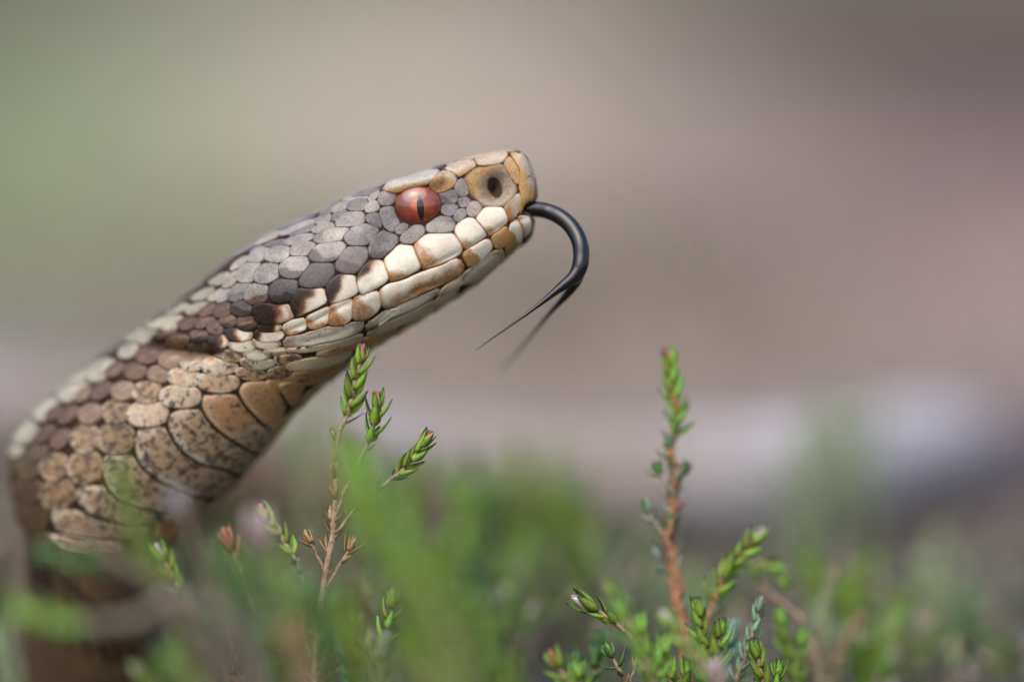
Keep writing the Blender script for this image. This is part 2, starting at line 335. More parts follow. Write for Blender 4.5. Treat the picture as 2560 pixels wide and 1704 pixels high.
# view | part name | colour spec  main[/second:direction:threshold] | outline
POLY = '''
A|brow_scale|L/O:280:.35|320,572 400,512 500,455 640,400 780,368 900,347 1018,342 960,402 880,465 760,490 640,508 540,548 470,577 390,582
A|brow_scale|O/S:70:.35|1022,352 1090,358 1150,388 1177,430 1162,500 1110,552 1030,577 960,577 900,530 867,482 940,408
A|snout_scale|S/O:300:.3|1022,338 1110,288 1220,246 1340,218 1380,238 1400,290 1340,330 1262,382 1190,420 1152,373 1082,345
A|snout_scale|L|880,342 940,298 1040,255 1130,233 1220,213 1350,203 1300,226 1180,260 1080,302 1010,338
A|snout_scale|S|1365,208 1450,168 1590,140 1730,125 1752,160 1702,238 1640,267 1540,282 1420,292 1392,260
A|snout_scale|O|1757,185 1802,220 1862,320 1887,430 1867,522 1820,470 1760,372 1700,272 1720,222
A|nasal_scale|N/O:150:.4|1690,270 1760,390 1815,480 1852,540 1842,610 1782,680 1730,742 1600,752 1470,745 1420,690 1332,622 1308,570 1290,510 1254,430 1300,380 1390,308 1520,306 1560,280
A|rostral_scale|O/S:20:.2|1748,122 1850,122 1920,180 1990,290 2040,400 2062,520 2066,620 2046,682 1945,690 1915,770 1872,850 1868,815 1893,700 1897,610 1870,535 1890,450 1887,340 1842,240 1792,180
A|lip_scale|S/O:200:.0|1872,587 1895,640 1890,720 1850,850 1762,930 1745,880 1725,800 1700,752 1770,690 1842,612
A|lip_scale|W/O:270:.5|1480,760 1600,755 1695,760 1730,830 1752,890 1737,930 1650,1000 1540,1080 1508,1030 1450,950 1383,880 1430,830
A|lip_scale|W/O:262:.4|1370,880 1440,960 1500,1040 1512,1070 1430,1130 1330,1200 1270,1237 1240,1190 1190,1100 1145,1020 1170,950 1270,880 1330,870
A|lip_scale|W/O:235:.3|830,1058 940,1050 1050,1053 1135,1045 1190,1110 1235,1200 1242,1250 1150,1320 1000,1390 850,1440 790,1443 765,1370 720,1270 688,1182 760,1110
A|lip_scale|W/O:235:.45|530,1170 620,1180 685,1187 715,1280 765,1390 772,1440 680,1490 560,1550 440,1592 420,1540 380,1430 353,1335 430,1270
B|lip_scale|W/D:140:.55|1900,985 2050,985 2080,1080 2122,1190 2090,1230 1960,1310 1800,1372 1780,1330 1755,1230 1750,1190 1800,1090
B|lip_scale|W/D:160:.10|1550,1140 1640,1150 1740,1155 1755,1240 1782,1340 1750,1370 1600,1440 1440,1482 1430,1420 1400,1320 1440,1230
C|lip_scale|W/D:150:.0|430,445 560,460 720,445 740,520 762,600 640,670 520,722 400,782 370,720 335,640 360,560
D|lip_scale|D/W:345:.30|1480,520 1560,480 1680,490 1790,512 1890,490 1930,560 1962,640 1880,680 1740,722 1590,712 1520,680 1488,600
B|scale|g|1560,330 1640,290 1760,274 1890,268 1900,295 1800,297 1700,320 1620,337
B|scale|G|1650,300 1760,240 1880,190 2010,165 2030,192 1960,240 1890,268 1760,272
B|scale|G|1330,492 1400,442 1490,396 1560,345 1600,338 1500,400 1480,440 1430,472 1350,500
A|scale|G/H:240:.2|985,590 1060,575 1140,555 1180,600 1197,670 1150,715 1050,722 1010,700
A|scale|g|1250,430 1285,510 1307,570 1290,630 1210,642 1170,590 1138,530 1190,450
A|scale|G|1210,648 1290,640 1327,680 1300,740 1240,762 1200,732 1193,690
A|scale|G|1060,725 1140,718 1192,740 1180,800 1130,852 1060,857 1022,820 1030,760
A|scale|G|1200,773 1265,768 1287,830 1250,890 1180,927 1145,902 1138,850
A|scale|g|1330,688 1400,690 1467,755 1430,830 1370,867 1310,857 1278,800 1300,730
A|scale|g/G:90:.4|1000,868 1120,863 1167,940 1137,1022 1050,1042 930,1042 838,1037 833,990 910,930
A|scale|G|680,983 780,973 827,1010 815,1052 750,1112 680,1162 580,1167 533,1132 550,1070 610,1020
A|scale|G|540,950 632,975 600,1022 540,1062 488,1047 488,990
A|scale|G|338,758 430,738 450,830 500,920 522,950 480,1002 470,1047 400,1020 348,960 313,870 308,790
A|scale|G|328,588 400,575 480,585 470,650 430,700 390,737 320,737 288,690 300,630
A|scale|g|178,660 240,600 310,568 317,600 260,662 190,702
A|scale|g|138,770 190,700 270,670 300,720 312,770 260,802 160,822
A|scale|G|148,850 230,820 300,818 315,890 337,992 260,972 163,920
A|scale|G/H:270:.3|330,1008 430,1040 522,1075 527,1140 450,1232 350,1322 270,1342 198,1322 178,1240 208,1140
B|scale|G|1648,380 1720,320 1800,298 1882,308 1872,380 1832,432 1740,442 1660,432
B|scale|g|1468,440 1510,390 1600,340 1690,323 1720,328 1650,400 1560,442 1490,467
B|scale|G|1468,530 1500,480 1570,440 1642,423 1662,445 1580,502 1520,552 1478,552
B|scale|g|1508,580 1570,520 1640,460 1720,448 1832,445 1852,500 1852,567 1760,602 1640,617 1530,622
B|scale|g|1298,540 1350,500 1430,473 1482,473 1467,530 1440,557 1360,592 1298,592
B|scale|g|1243,660 1300,610 1400,570 1492,563 1517,610 1440,657 1330,692 1268,692
B|scale|G/g:60:.0|1598,740 1640,680 1720,610 1850,578 1940,600 2022,640 1972,720 1900,812 1790,832 1658,827
B|scale|g/G:180:.4|1258,765 1310,700 1400,650 1520,623 1660,618 1682,640 1620,700 1592,767 1440,792 1308,807
B|scale|g|918,810 980,760 1100,710 1230,688 1302,693 1262,750 1150,792 1030,827 948,827
B|scale|g|1008,900 1030,830 1120,790 1250,773 1312,815 1262,880 1210,937 1110,947 1008,937
B|scale|g/H:260:.15|1213,930 1260,870 1330,810 1460,790 1590,773 1652,820 1602,900 1510,1002 1400,1017 1250,1012 1213,970
B|scale|G/H:250:.1|1508,1060 1540,980 1650,838 1760,833 1872,838 1887,900 1882,970 1800,1082 1740,1147 1630,1147 1528,1110
B|scale|g|723,950 760,880 850,830 960,823 1012,838 1002,920 992,952 900,1017 800,1017 728,985
B|scale|g|528,990 570,920 640,870 740,843 812,848 762,890 722,960 690,1002 610,1017 538,1007
B|scale|G|718,832 790,790 900,760 992,748 952,790 902,827 800,842 738,842
B|scale|g/H:265:.1|878,1090 910,1020 990,958 1110,943 1200,945 1237,1010 1180,1100 1100,1197 1000,1202 908,1172
B|scale|H|1098,1250 1130,1170 1240,1018 1370,1018 1502,1020 1522,1120 1480,1202 1400,1292 1270,1307 1138,1287
B|scale|g|598,1160 640,1080 740,1018 860,1023 887,1050 877,1130 882,1182 790,1242 700,1262 608,1222
B|scale|g|398,1180 440,1090 530,1018 620,1013 692,1010 642,1070 602,1140 592,1232 520,1247 428,1232
B|scale|H/D:270:.2|763,1340 790,1270 880,1198 1000,1203 1092,1210 1102,1290 1082,1340 1010,1452 920,1477 798,1452
B|scale|g/B:290:.1|498,1400 530,1310 610,1243 700,1263 762,1270 757,1340 762,1432 680,1477 580,1482 508,1442
B|scale|G/g:90:.0|308,1400 350,1310 430,1243 540,1248 592,1240 542,1300 507,1370 492,1422 420,1452 328,1452
B|scale|g|253,1300 290,1210 370,1120 442,1088 402,1160 402,1242 340,1292 258,1307
B|scale|g|338,1110 380,1030 470,958 552,928 532,990 442,1072 348,1112
B|scale|G|560,905 620,850 700,818 735,838 660,865 575,912
B|scale|g|183,1440 220,1370 280,1308 352,1298 312,1400 312,1432 198,1472
B|scale|P|98,1440 150,1360 242,1288 242,1350 192,1422 108,1462
B|scale|G|998,720 1080,650 1190,590 1270,568 1302,600 1232,662 1100,702 1008,732
B|scale|P|168,1270 220,1190 320,1108 332,1130 302,1200 242,1262 178,1282
D|scale|H/D:250:.0|1238,560 1250,508 1300,468 1390,448 1472,500 1482,602 1440,627 1350,637 1268,602
D|scale|B|1043,570 1080,500 1190,463 1232,488 1237,550 1242,602 1180,642 1100,657 1058,632
D|scale|B|888,610 920,550 1000,490 1077,468 1052,540 1047,592 960,632 898,637
D|scale|B/D:270:.3|1108,670 1170,638 1250,608 1297,640 1302,742 1240,757 1160,742 1118,702
D|scale|B/D:270:.2|1308,648 1400,635 1472,625 1522,690 1552,740 1490,792 1400,797 1318,762
D|lip_scale|D/W:0:.35|1560,728 1690,728 1812,723 1814,780 1740,803 1600,803 1540,772
D|lip_scale|W/D:180:.45|1498,810 1550,772 1600,806 1740,808 1812,790 1847,850 1780,902 1640,912 1528,892 1493,850
D|lip_scale|D/W:350:.0|1158,790 1200,768 1310,763 1380,797 1492,800 1477,882 1400,912 1290,917 1208,882
D|scale|B|973,730 1010,690 1090,668 1132,720 1162,770 1152,832 1070,842 988,812
D|scale|D/W:345:.25|978,850 1050,845 1160,835 1212,900 1207,962 1130,982 1060,967 998,922
D|scale|B|838,720 870,660 960,638 1050,628 1082,670 1012,690 972,742 900,782 848,762
D|scale|B|643,730 680,670 780,640 872,638 842,700 837,742 760,792 668,782
D|scale|B/D:270:.1|778,830 820,778 900,790 982,800 987,840 972,892 900,937 818,922
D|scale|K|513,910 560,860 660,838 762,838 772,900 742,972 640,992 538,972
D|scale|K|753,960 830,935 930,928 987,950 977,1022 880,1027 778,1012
D|scale|B/D:300:.2|398,850 450,800 560,778 652,788 602,840 520,882 438,892
D|scale|D/T:290:.4|978,960 1070,970 1150,985 1202,1000 1152,1062 1130,1092 1040,1052 988,1002
A|lip_scale|W/O:200:.1|1870,852 1950,848 2000,880 2012,950 1985,1030 1922,1105 1915,1050 1895,960 1850,882
A|lip_scale|O/W:30:.1|1780,930 1850,880 1895,960 1912,1060 1890,1150 1800,1240 1722,1300 1713,1210 1738,1110 1755,1020
A|lip_scale|O|1560,1080 1640,1030 1722,958 1752,1010 1757,1060 1730,1150 1680,1212 1610,1217 1578,1170
A|lip_scale|O/W:30:-.1|1245,1260 1380,1180 1500,1108 1550,1118 1582,1190 1550,1242 1420,1362 1300,1432 1278,1380 1240,1310
C|lip_scale|W/O:300:.05|1640,350 1760,290 1900,240 2060,190 2200,108 2272,150 2300,222 2240,302 2050,402 1850,482 1650,582 1500,652 1390,682 1358,640 1338,550 1343,470 1420,410 1560,380
C|lip_scale|W/O:220:.0|1045,558 1150,520 1330,470 1347,560 1352,642 1320,702 1200,792 1100,812 1030,792 1023,690
C|lip_scale|W/O:210:.05|788,638 900,600 1037,558 1037,660 1027,792 950,852 850,872 758,852 768,750
C|lip_scale|W/O:250:.2|518,770 640,710 782,648 787,740 752,852 650,902 560,902 523,852
C|lip_scale|W/O:270:.4|248,870 350,810 500,778 522,830 527,902 430,952 330,977 268,932
C|chin_scale|w|253,1060 300,990 450,980 600,928 750,878 900,890 1050,830 1182,808 1162,902 1080,962 900,1022 700,1062 500,1102 330,1112 248,1092
C|chin_scale|w|1188,830 1300,740 1450,690 1650,600 1900,498 2052,428 2002,502 1850,602 1700,682 1500,762 1300,852 1178,942
C|chin_scale|c|1178,952 1350,860 1560,775 1750,690 1900,605 1962,560 1900,662 1700,802 1450,902 1200,992
C|chin_scale|c|1960,555 2060,430 2200,350 2340,250 2480,130 2560,70 2500,180 2350,330 2150,470
A|chin_scale|w/c:310:.0|1240,1500 1350,1420 1480,1320 1600,1238 1702,1220 1715,1300 1600,1422 1450,1542 1350,1590 1230,1620 1180,1590
A|chin_scale|c|1722,1305 1802,1245 1890,1158 1918,1125 1870,1215 1770,1320 1680,1390 1620,1420
C|chin_scale|c|250,1125 500,1115 700,1075 900,1035 1090,970 1170,960 1180,1000 1000,1060 800,1110 600,1150 400,1170
C|chin_scale|v|600,1165 800,1120 1000,1068 1190,1003 1440,915 1600,860 1500,950 1300,1040 1050,1130 800,1200 640,1215
C|chin_scale|c|240,1290 450,1250 640,1222 800,1208 1050,1138 1000,1230 800,1310 560,1360 330,1370
C|chin_scale|v|330,1385 560,1370 800,1320 980,1250 880,1370 700,1480 520,1530 380,1500
D|scale|w|1485,880 1530,900 1640,917 1780,912 1812,920 1812,972 1700,987 1570,987 1498,952
D|scale|w|1208,920 1300,927 1400,917 1477,895 1502,952 1552,992 1480,1022 1350,1032 1238,1002
D|scale|T|1138,1070 1190,1008 1280,1018 1360,1040 1402,1092 1340,1132 1220,1137 1148,1112
D|scale|w|1368,1050 1450,1030 1570,1003 1650,1060 1712,1082 1600,1122 1500,1127 1418,1102
D|scale|w/T:270:.0|1590,998 1750,988 1880,985 2002,1010 1900,1062 1720,1072 1650,1052
D|scale|t|918,1160 950,1108 1050,1083 1120,1120 1280,1150 1342,1192 1270,1262 1130,1307 1000,1292 928,1242
D|scale|t|1338,1130 1390,1078 1460,1110 1600,1135 1712,1110 1762,1172 1650,1217 1480,1222 1388,1192
D|scale|b/t:270:.1|678,1150 720,1088 800,1048 920,1043 1042,1075 962,1102 917,1152 902,1232 800,1257 698,1222
D|scale|b|428,1110 480,1038 580,1003 700,1003 792,1035 722,1082 682,1142 640,1212 540,1232 448,1182
D|scale|B|168,1070 230,988 350,958 470,953 542,985 462,1042 432,1102 380,1162 260,1172 188,1142
D|scale|T|1278,1240 1350,1198 1420,1225 1560,1240 1642,1260 1642,1322 1500,1352 1338,1312
D|scale|t|538,1290 580,1218 660,1208 780,1255 880,1260 912,1290 862,1352 872,1402 780,1422 640,1402 558,1362
D|scale|t|868,1330 900,1268 960,1290 1130,1312 1280,1292 1332,1310 1342,1402 1280,1462 1130,1487 960,1462 888,1422
D|scale|b|308,1280 350,1198 430,1178 530,1230 562,1270 542,1342 500,1372 410,1372 328,1332
D|scale|B|38,1240 80,1168 180,1138 290,1190 312,1210 292,1272 250,1332 150,1352 58,1312
D|chin_scale|T|1640,1250 1760,1190 1900,1150 2010,1180 1900,1285 1750,1345 1645,1325
D|chin_scale|T|1715,1080 1850,1065 1985,1050 2060,1100 1910,1145 1770,1170
D|chin_scale|v|1645,1335 1780,1345 1905,1295 1970,1330 1860,1450 1720,1490 1635,1420
D|scale|P|268,750 330,690 450,650 600,618 732,623 692,662 622,722 470,762 338,782
D|scale|P/T:300:.2|460,778 600,730 690,660 650,740 600,772 500,792
D|scale|P|478,600 560,540 700,490 760,478 802,500 722,562 642,602 538,622
D|scale|P/b:300:.2|738,600 760,540 850,488 960,463 1012,470 932,532 882,592 798,632
D|scale|P|778,450 850,388 950,328 1060,288 1062,320 1012,382 952,442 858,467
D|scale|P|978,450 1020,398 1100,340 1182,308 1152,350 1092,432 1038,472
D|scale|P|988,270 1060,208 1130,150 1222,128 1182,200 1122,252 1038,292
D|scale|P|38,890 110,818 230,768 320,780 442,780 372,852 292,952 208,932 88,922
D|scale|P|-5,1010 60,948 170,928 222,950 192,1022 140,1082 60,1112 -20,1092
F|belly_scale|v|610,400 640,335 720,310 880,315 960,420 1010,520 930,640 850,690 750,600 660,500
F|belly_scale|v|900,330 1050,300 1170,330 1080,470 1020,525 955,420
F|belly_scale|v/V:300:.2|330,430 400,420 600,410 655,505 745,605 845,695 920,660 880,780 800,890 680,850 560,775 440,690 355,590 325,510
F|belly_scale|V|60,640 90,560 180,530 320,530 350,600 435,700 555,785 675,860 790,900 740,970 660,1060 520,1010 340,975 190,880 90,760
F|belly_scale|V|-190,700 -100,680 40,660 85,770 185,890 335,985 510,1020 645,1070 520,1190 420,1230 280,1220 110,1160 -60,1060 -170,950 -195,850
E|belly_scale|V|810,900 900,885 1045,890 1085,975 1195,1075 1365,1175 1530,1235 1660,1245 1570,1350 1400,1340 1150,1330 980,1270 860,1170 810,1050
E|belly_scale|V|600,1150 700,1130 815,1130 860,1190 980,1290 1140,1345 1380,1360 1300,1450 1050,1440 850,1400 680,1340 605,1250
E|belly_scale|V|400,1330 500,1320 600,1320 680,1365 850,1420 1050,1455 1250,1470 1100,1560 850,1560 620,1540 440,1480
E|belly_scale|V|380,1520 460,1510 640,1555 850,1575 1050,1580 950,1680 700,1680 480,1650
'''
# rounded, overlapping flank scales: x, y, length, width, tilt, colour (view E)
OVAL = [(910,235,170,84,45,'B'),(800,240,250,128,35,'P'),(640,290,210,94,40,'P'),(580,392,270,128,35,'P'),(664,428,160,76,48,'b'),
 (800,397,204,116,45,'B'),(972,400,184,146,20,'b'),(1162,410,214,158,5,'T'),(1420,440,306,160,0,'t'),
 (370,540,226,116,50,'P'),(440,570,164,78,50,'B'),(545,582,206,100,50,'B'),(716,576,196,154,35,'b'),(916,560,202,170,10,'T'),(1165,577,304,184,4,'t'),
 (205,720,214,138,60,'P'),(365,730,184,90,55,'B'),(482,775,196,122,55,'B'),(680,770,216,208,30,'T'),(918,770,278,236,5,'T'),
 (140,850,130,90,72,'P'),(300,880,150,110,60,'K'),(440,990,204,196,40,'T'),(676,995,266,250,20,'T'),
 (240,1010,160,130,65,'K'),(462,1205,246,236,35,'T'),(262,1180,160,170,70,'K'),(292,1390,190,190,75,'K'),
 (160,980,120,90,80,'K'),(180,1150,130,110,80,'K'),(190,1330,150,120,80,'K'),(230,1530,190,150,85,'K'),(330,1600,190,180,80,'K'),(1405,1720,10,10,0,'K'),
 (1050,120,0,0,0,'P')]
OVAL = [o for o in OVAL if o[2] > 20]

def smooth_poly(P, it=2, c=0.17):
    P = np.asarray(P, float)
    for _ in range(it):
        Q = np.roll(P, -1, axis=0)
        P = np.stack([P*(1-c)+Q*c, P*c+Q*(1-c)], 1).reshape(-1, 2)
    return P
def resample(P, n):
    Q = np.vstack([P, P[:1]]); d = np.r_[0, np.cumsum(np.hypot(*np.diff(Q, axis=0).T))]
    u = np.linspace(0, d[-1], n, endpoint=False)
    return np.stack([np.interp(u, d, Q[:, 0]), np.interp(u, d, Q[:, 1])], 1)
def inset(P, w):
    """move every outline point w px inwards"""
    t = np.roll(P, -1, 0) - np.roll(P, 1, 0); t /= np.linalg.norm(t, axis=1)[:, None]+1e-9
    n = np.stack([-t[:, 1], t[:, 0]], 1); c = P.mean(0)
    n *= np.where(((c-P)*n).sum(1).sum() > 0, 1, -1)
    return P + n*w
COV = np.zeros((ns, NT+1), bool)      # which part of the side carries traced scales
RINGS_HI = np.array([1.0, .965, .92, .86, .77, .66, .54, .42, .30, .16])
RINGS_LO = np.array([1.0, .95, .84, .60, .30])
def ring_mesh(st_c, st_b, side, H, tilt, keel, RINGS=RINGS_HI):
    """plate over the surface: rings from the outline to the middle; returns verts, faces, ring radius per vertex, st"""
    n = len(st_b); G, GN = (near, nearN) if side > 0 else (far, farN)
    rel = st_b - st_c
    st = np.concatenate([st_c + rel*r for r in RINGS] + [st_c[None]])
    rr = np.concatenate([np.full(n, r) for r in RINGS] + [[0.0]])
    P = grid_eval(G, st[:, 0], st[:, 1]); Nn = grid_eval(GN, st[:, 0], st[:, 1])
    Nn /= np.linalg.norm(Nn, axis=1)[:, None]+1e-12
    prof = np.interp(rr, [0, .30, .54, .77, .86, .92, .965, 1.0], [1, .99, .97, .93, .88, .78, .52, -.12])
    ms = np.max(np.abs(rel[:, 0]))+1e-9; q = (st[:, 0]-st_c[0])/ms
    h = prof*H + tilt*q*np.minimum(1, 0.6+0.4*rr)
    if keel:
        mt = np.max(np.abs(rel[:, 1]))+1e-9
        h = h + keel*np.exp(-(((st[:, 1]-st_c[1])/mt)/0.16)**2)*np.clip(1.1-rr, 0, 1)
    P = P + Nn*h[:, None]
    F = []
    for k in range(len(RINGS)-1):
        for j in range(n):
            a, b = k*n+j, k*n+(j+1) % n
            F.append((a, b, b+n, a+n))
    k = (len(RINGS)-1)*n
    F += [(k+j, k+(j+1) % n, len(st)-1) for j in range(n)]
    if side < 0: F = [f[::-1] for f in F]
    return P, F, rr, st
def parse_spec(spec):
    if '/' not in spec: return spec, None, 0, 0
    a, b = spec.split('/'); c, ang, th = b.split(':')
    return a, c, math.radians(float(ang)), float(th)
def scale_colours(spec, pxy, rr, poly, rnd, tail=0.5):
    a, c, ang, th = parse_spec(spec)
    base, edge, och, spk = CL[a]
    col = np.tile(np.array(base), (len(rr), 1)); e = np.tile(np.array(edge), (len(rr), 1))
    o = np.full(len(rr), och); s = np.full(len(rr), spk)
    if c:
        d = np.array((math.cos(ang), -math.sin(ang))); cen = poly.mean(0)
        ext = np.max(np.abs((poly-cen)@d))+1e-6
        q = ((pxy-cen)@d)/ext
        wob = np.array([mnoise.noise(Vector((x*0.035, y*0.035, rnd*9)))*0.35 for x, y in pxy])
        f = np.clip((q+wob-th)/(0.5 if c == 'O' else 0.12)+0.5, 0, 1); f = f*f*(3-2*f); f = f[:, None]
        b2, e2, o2, s2 = CL[c]
        if c == 'O' and a in 'WwS':                      # rusty stain over a pale plate
            o = o*(1-f[:, 0]) + f[:, 0]*0.85; f = f*0.35
        else:
            o = o*(1-f[:, 0])+o2*f[:, 0]
        col = col*(1-f)+np.array(b2)*f; e = e*(1-f)+np.array(e2)*f; s = s*(1-f[:, 0])+s2*f[:, 0]
        if set((a, c)) == set('WD'):                     # rusty seam between white and dark
            g = np.exp(-((q+wob-th)/0.16)**2)[:, None]*0.7
            col = col*(1-g)+np.array((.20,.085,.03))*g
    w = np.clip((rr-(0.88 if a in 'WSOLGgHN' else (.80 if a in 'BbPK' else .70)))/0.09, 0, 1)*(.9 if a in 'BbP' else 0.8)
    if a in 'TtVv': w = w*np.clip(.25+.9*tail, 0, 1)
    w = w[:, None]
    col = col*(1-w)+e*w
    am = 0.34 if a in 'GgHBb' else 0.24
    col = col*(1-am/2+am*rnd)
    wm = (rnd*7.3 % 1.0)-0.5
    if a in 'GgHb': col = col*np.array((1+.07*wm, 1+.03*wm, 1-.08*wm))
    blot = np.array([mnoise.noise(Vector((x*0.03, y*0.03, 4.2))) for x, y in pxy])[:, None]
    if a in 'GgHBb': col = col*(1+0.35*blot)
    elif a in 'W': col = col*(1+np.array((.20, .24, .24))*blot)
    elif a in 'PTtK': col = col*(1+0.22*blot)
    return np.clip(col, 0.005, .9), o, s
ST_LIST = []
def build_scale(poly, name, spec, H, tilt, keel, npts, gap, center=None, sharp=True):
    P = resample(smooth_poly(poly, 1 if sharp else 2, .2 if sharp else .17), npts)
    P = inset(P, gap)
    cen = np.array(center, float) if center is not None else P.mean(0)
    for _k in range(12):
        sc = px_to_st(*cen)
        if sc is not None: break
        cen = cen + np.array((3.0, 5.0))*0 + (np.array((700., 760.))-cen)*0.01
    if sc is None: return None
    bs = []
    for p in P:
        r = None
        for f in (1, .92, .84, .76, .66, .55, .4, .25, .1):
            r = px_to_st(*(cen+(p-cen)*f))
            if r is not None: break
        bs.append(r if r is not None else sc)
    bs = np.array(bs); sc = np.array(sc)
    # keep jumps across the outline in check
    md = np.median(np.abs(bs-sc), axis=0)*2.8+1e-6
    bs = sc + np.clip(bs-sc, -md, md)
    rnd = random.random()
    verts, F, rr, st = ring_mesh(sc, bs, 1, H/1000, tilt/1000, keel/1000)
    pxy, _ = to_px(verts)
    tail = (st[:, 0]-sc[0])/(np.max(np.abs(bs[:, 0]-sc[0]))+1e-9)
    col, o, s = scale_colours(spec, pxy, rr, P, rnd, tail)
    if keel:
        kq = np.exp(-(((st[:, 1]-sc[1])/(np.max(np.abs(bs[:, 1]-sc[1]))+1e-9))/.14)**2)*np.clip(1.1-rr, 0, 1)
        col = col*(1+0.5*kq[:, None])  # highlight along the keel ridge, put into the colour
    ob = link_mesh(name, verts, F, MAT_SCALE, snake, cols=col, floats={'ochre': o, 'speck': s}, rootloc=snake_loc)
    ST_LIST.append((sc, bs, spec, H, tilt, keel, col, o, s))
    # mark cover
    i0, i1 = int(bs[:, 0].min()*SUB), int(bs[:, 0].max()*SUB)+1; j0, j1 = int(bs[:, 1].min()*NT), int(bs[:, 1].max()*NT)+1
    ii, jj = np.meshgrid(np.arange(max(i0, 0), min(i1, ns-1)+1), np.arange(max(j0, 0), min(j1, NT)+1), indexing='ij')
    px_, py_ = ii/SUB, jj/NT; inside = np.zeros(ii.shape, bool); m = len(bs)
    for k in range(m):
        xa, ya = bs[k]; xb, yb = bs[(k+1) % m]
        cr = (ya > py_) != (yb > py_)
        inside ^= cr & (px_ < (xb-xa)*(py_-ya)/(yb-ya+1e-12)+xa)
    COV[ii[inside], jj[inside]] = True
    return ob
for line in POLY.strip().splitlines():
    vw, name, spec, pts = line.split('|')
    ox, oy, k = VIEW[vw]
    poly = np.array([[float(x) for x in p.split(',')] for p in pts.split()])/k + np.array((ox, oy))
    main = spec[0]
    ev = (poly-np.array((1044., 514.)))/np.array((61., 52.)); eq = np.hypot(ev[:, 0], ev[:, 1])
    poly = np.where(((eq > .9) & (eq < 1.3))[:, None], np.array((1044., 514.))+(poly-np.array((1044., 514.)))*0.90, poly)
    area = 0.5*abs(np.dot(poly[:, 0], np.roll(poly[:, 1], 1))-np.dot(poly[:, 1], np.roll(poly[:, 0], 1)))
    sz = math.sqrt(area)
    H, tilt, keel, gap = min(0.15, 0.045+sz*0.0014), 0.03, 0.0, -2.0
    if vw == 'B': tilt = 0.06
    if vw == 'D': tilt, H = 0.09, H*1.05
    if main in 'Bb': keel = 0.08
    if name == 'belly_scale': H, tilt, gap = 0.26, 0.20, 1.6
    if name == 'chin_scale': H, tilt, gap = 0.14, 0.03, -2.0
    cen = None
    if name == 'nasal_scale': cen, H, tilt = (1236, 468), 0.10, 0
    if name == 'rostral_scale': cen, H = (880+1935/4.48, 350+440/4.48), 0.10
    if name == 'brow_scale': H += 0.06
    n = 40 if sz > 80 or name in ('nasal_scale', 'rostral_scale') else (30 if sz > 45 else 22)
    build_scale(poly, name, spec, H, tilt, keel, n, gap, cen)
for x, y, L, Wd, ang, c in OVAL:
    a = np.linspace(0, 2*math.pi, 26, endpoint=False); ca, sa = np.cos(a), np.sin(a)
    e = 2/2.5; u = np.sign(ca)*np.abs(ca)**e*L/2; v = np.sign(sa)*np.abs(sa)**e*Wd/2
    r = math.radians(ang)
    poly = np.stack([x+u*math.cos(r)+v*math.sin(r), y-u*math.sin(r)+v*math.cos(r)], 1)/3.136 + np.array((0, 850))
    build_scale(poly, 'scale', c, 0.20, 0.17, 0.10 if c in 'BbP' else 0.0, 26, (-5.5 if c == 'P' else -2.0) if c in 'BbP' else -5.0, None, False)

def cover_px(x, y, rx, ry):
    COV[(((X-x)/rx)**2+((Y-y)/ry)**2 < 1) & valid] = True
cover_px(1044, 514, 72, 62); cover_px(1340, 523, 32, 20)
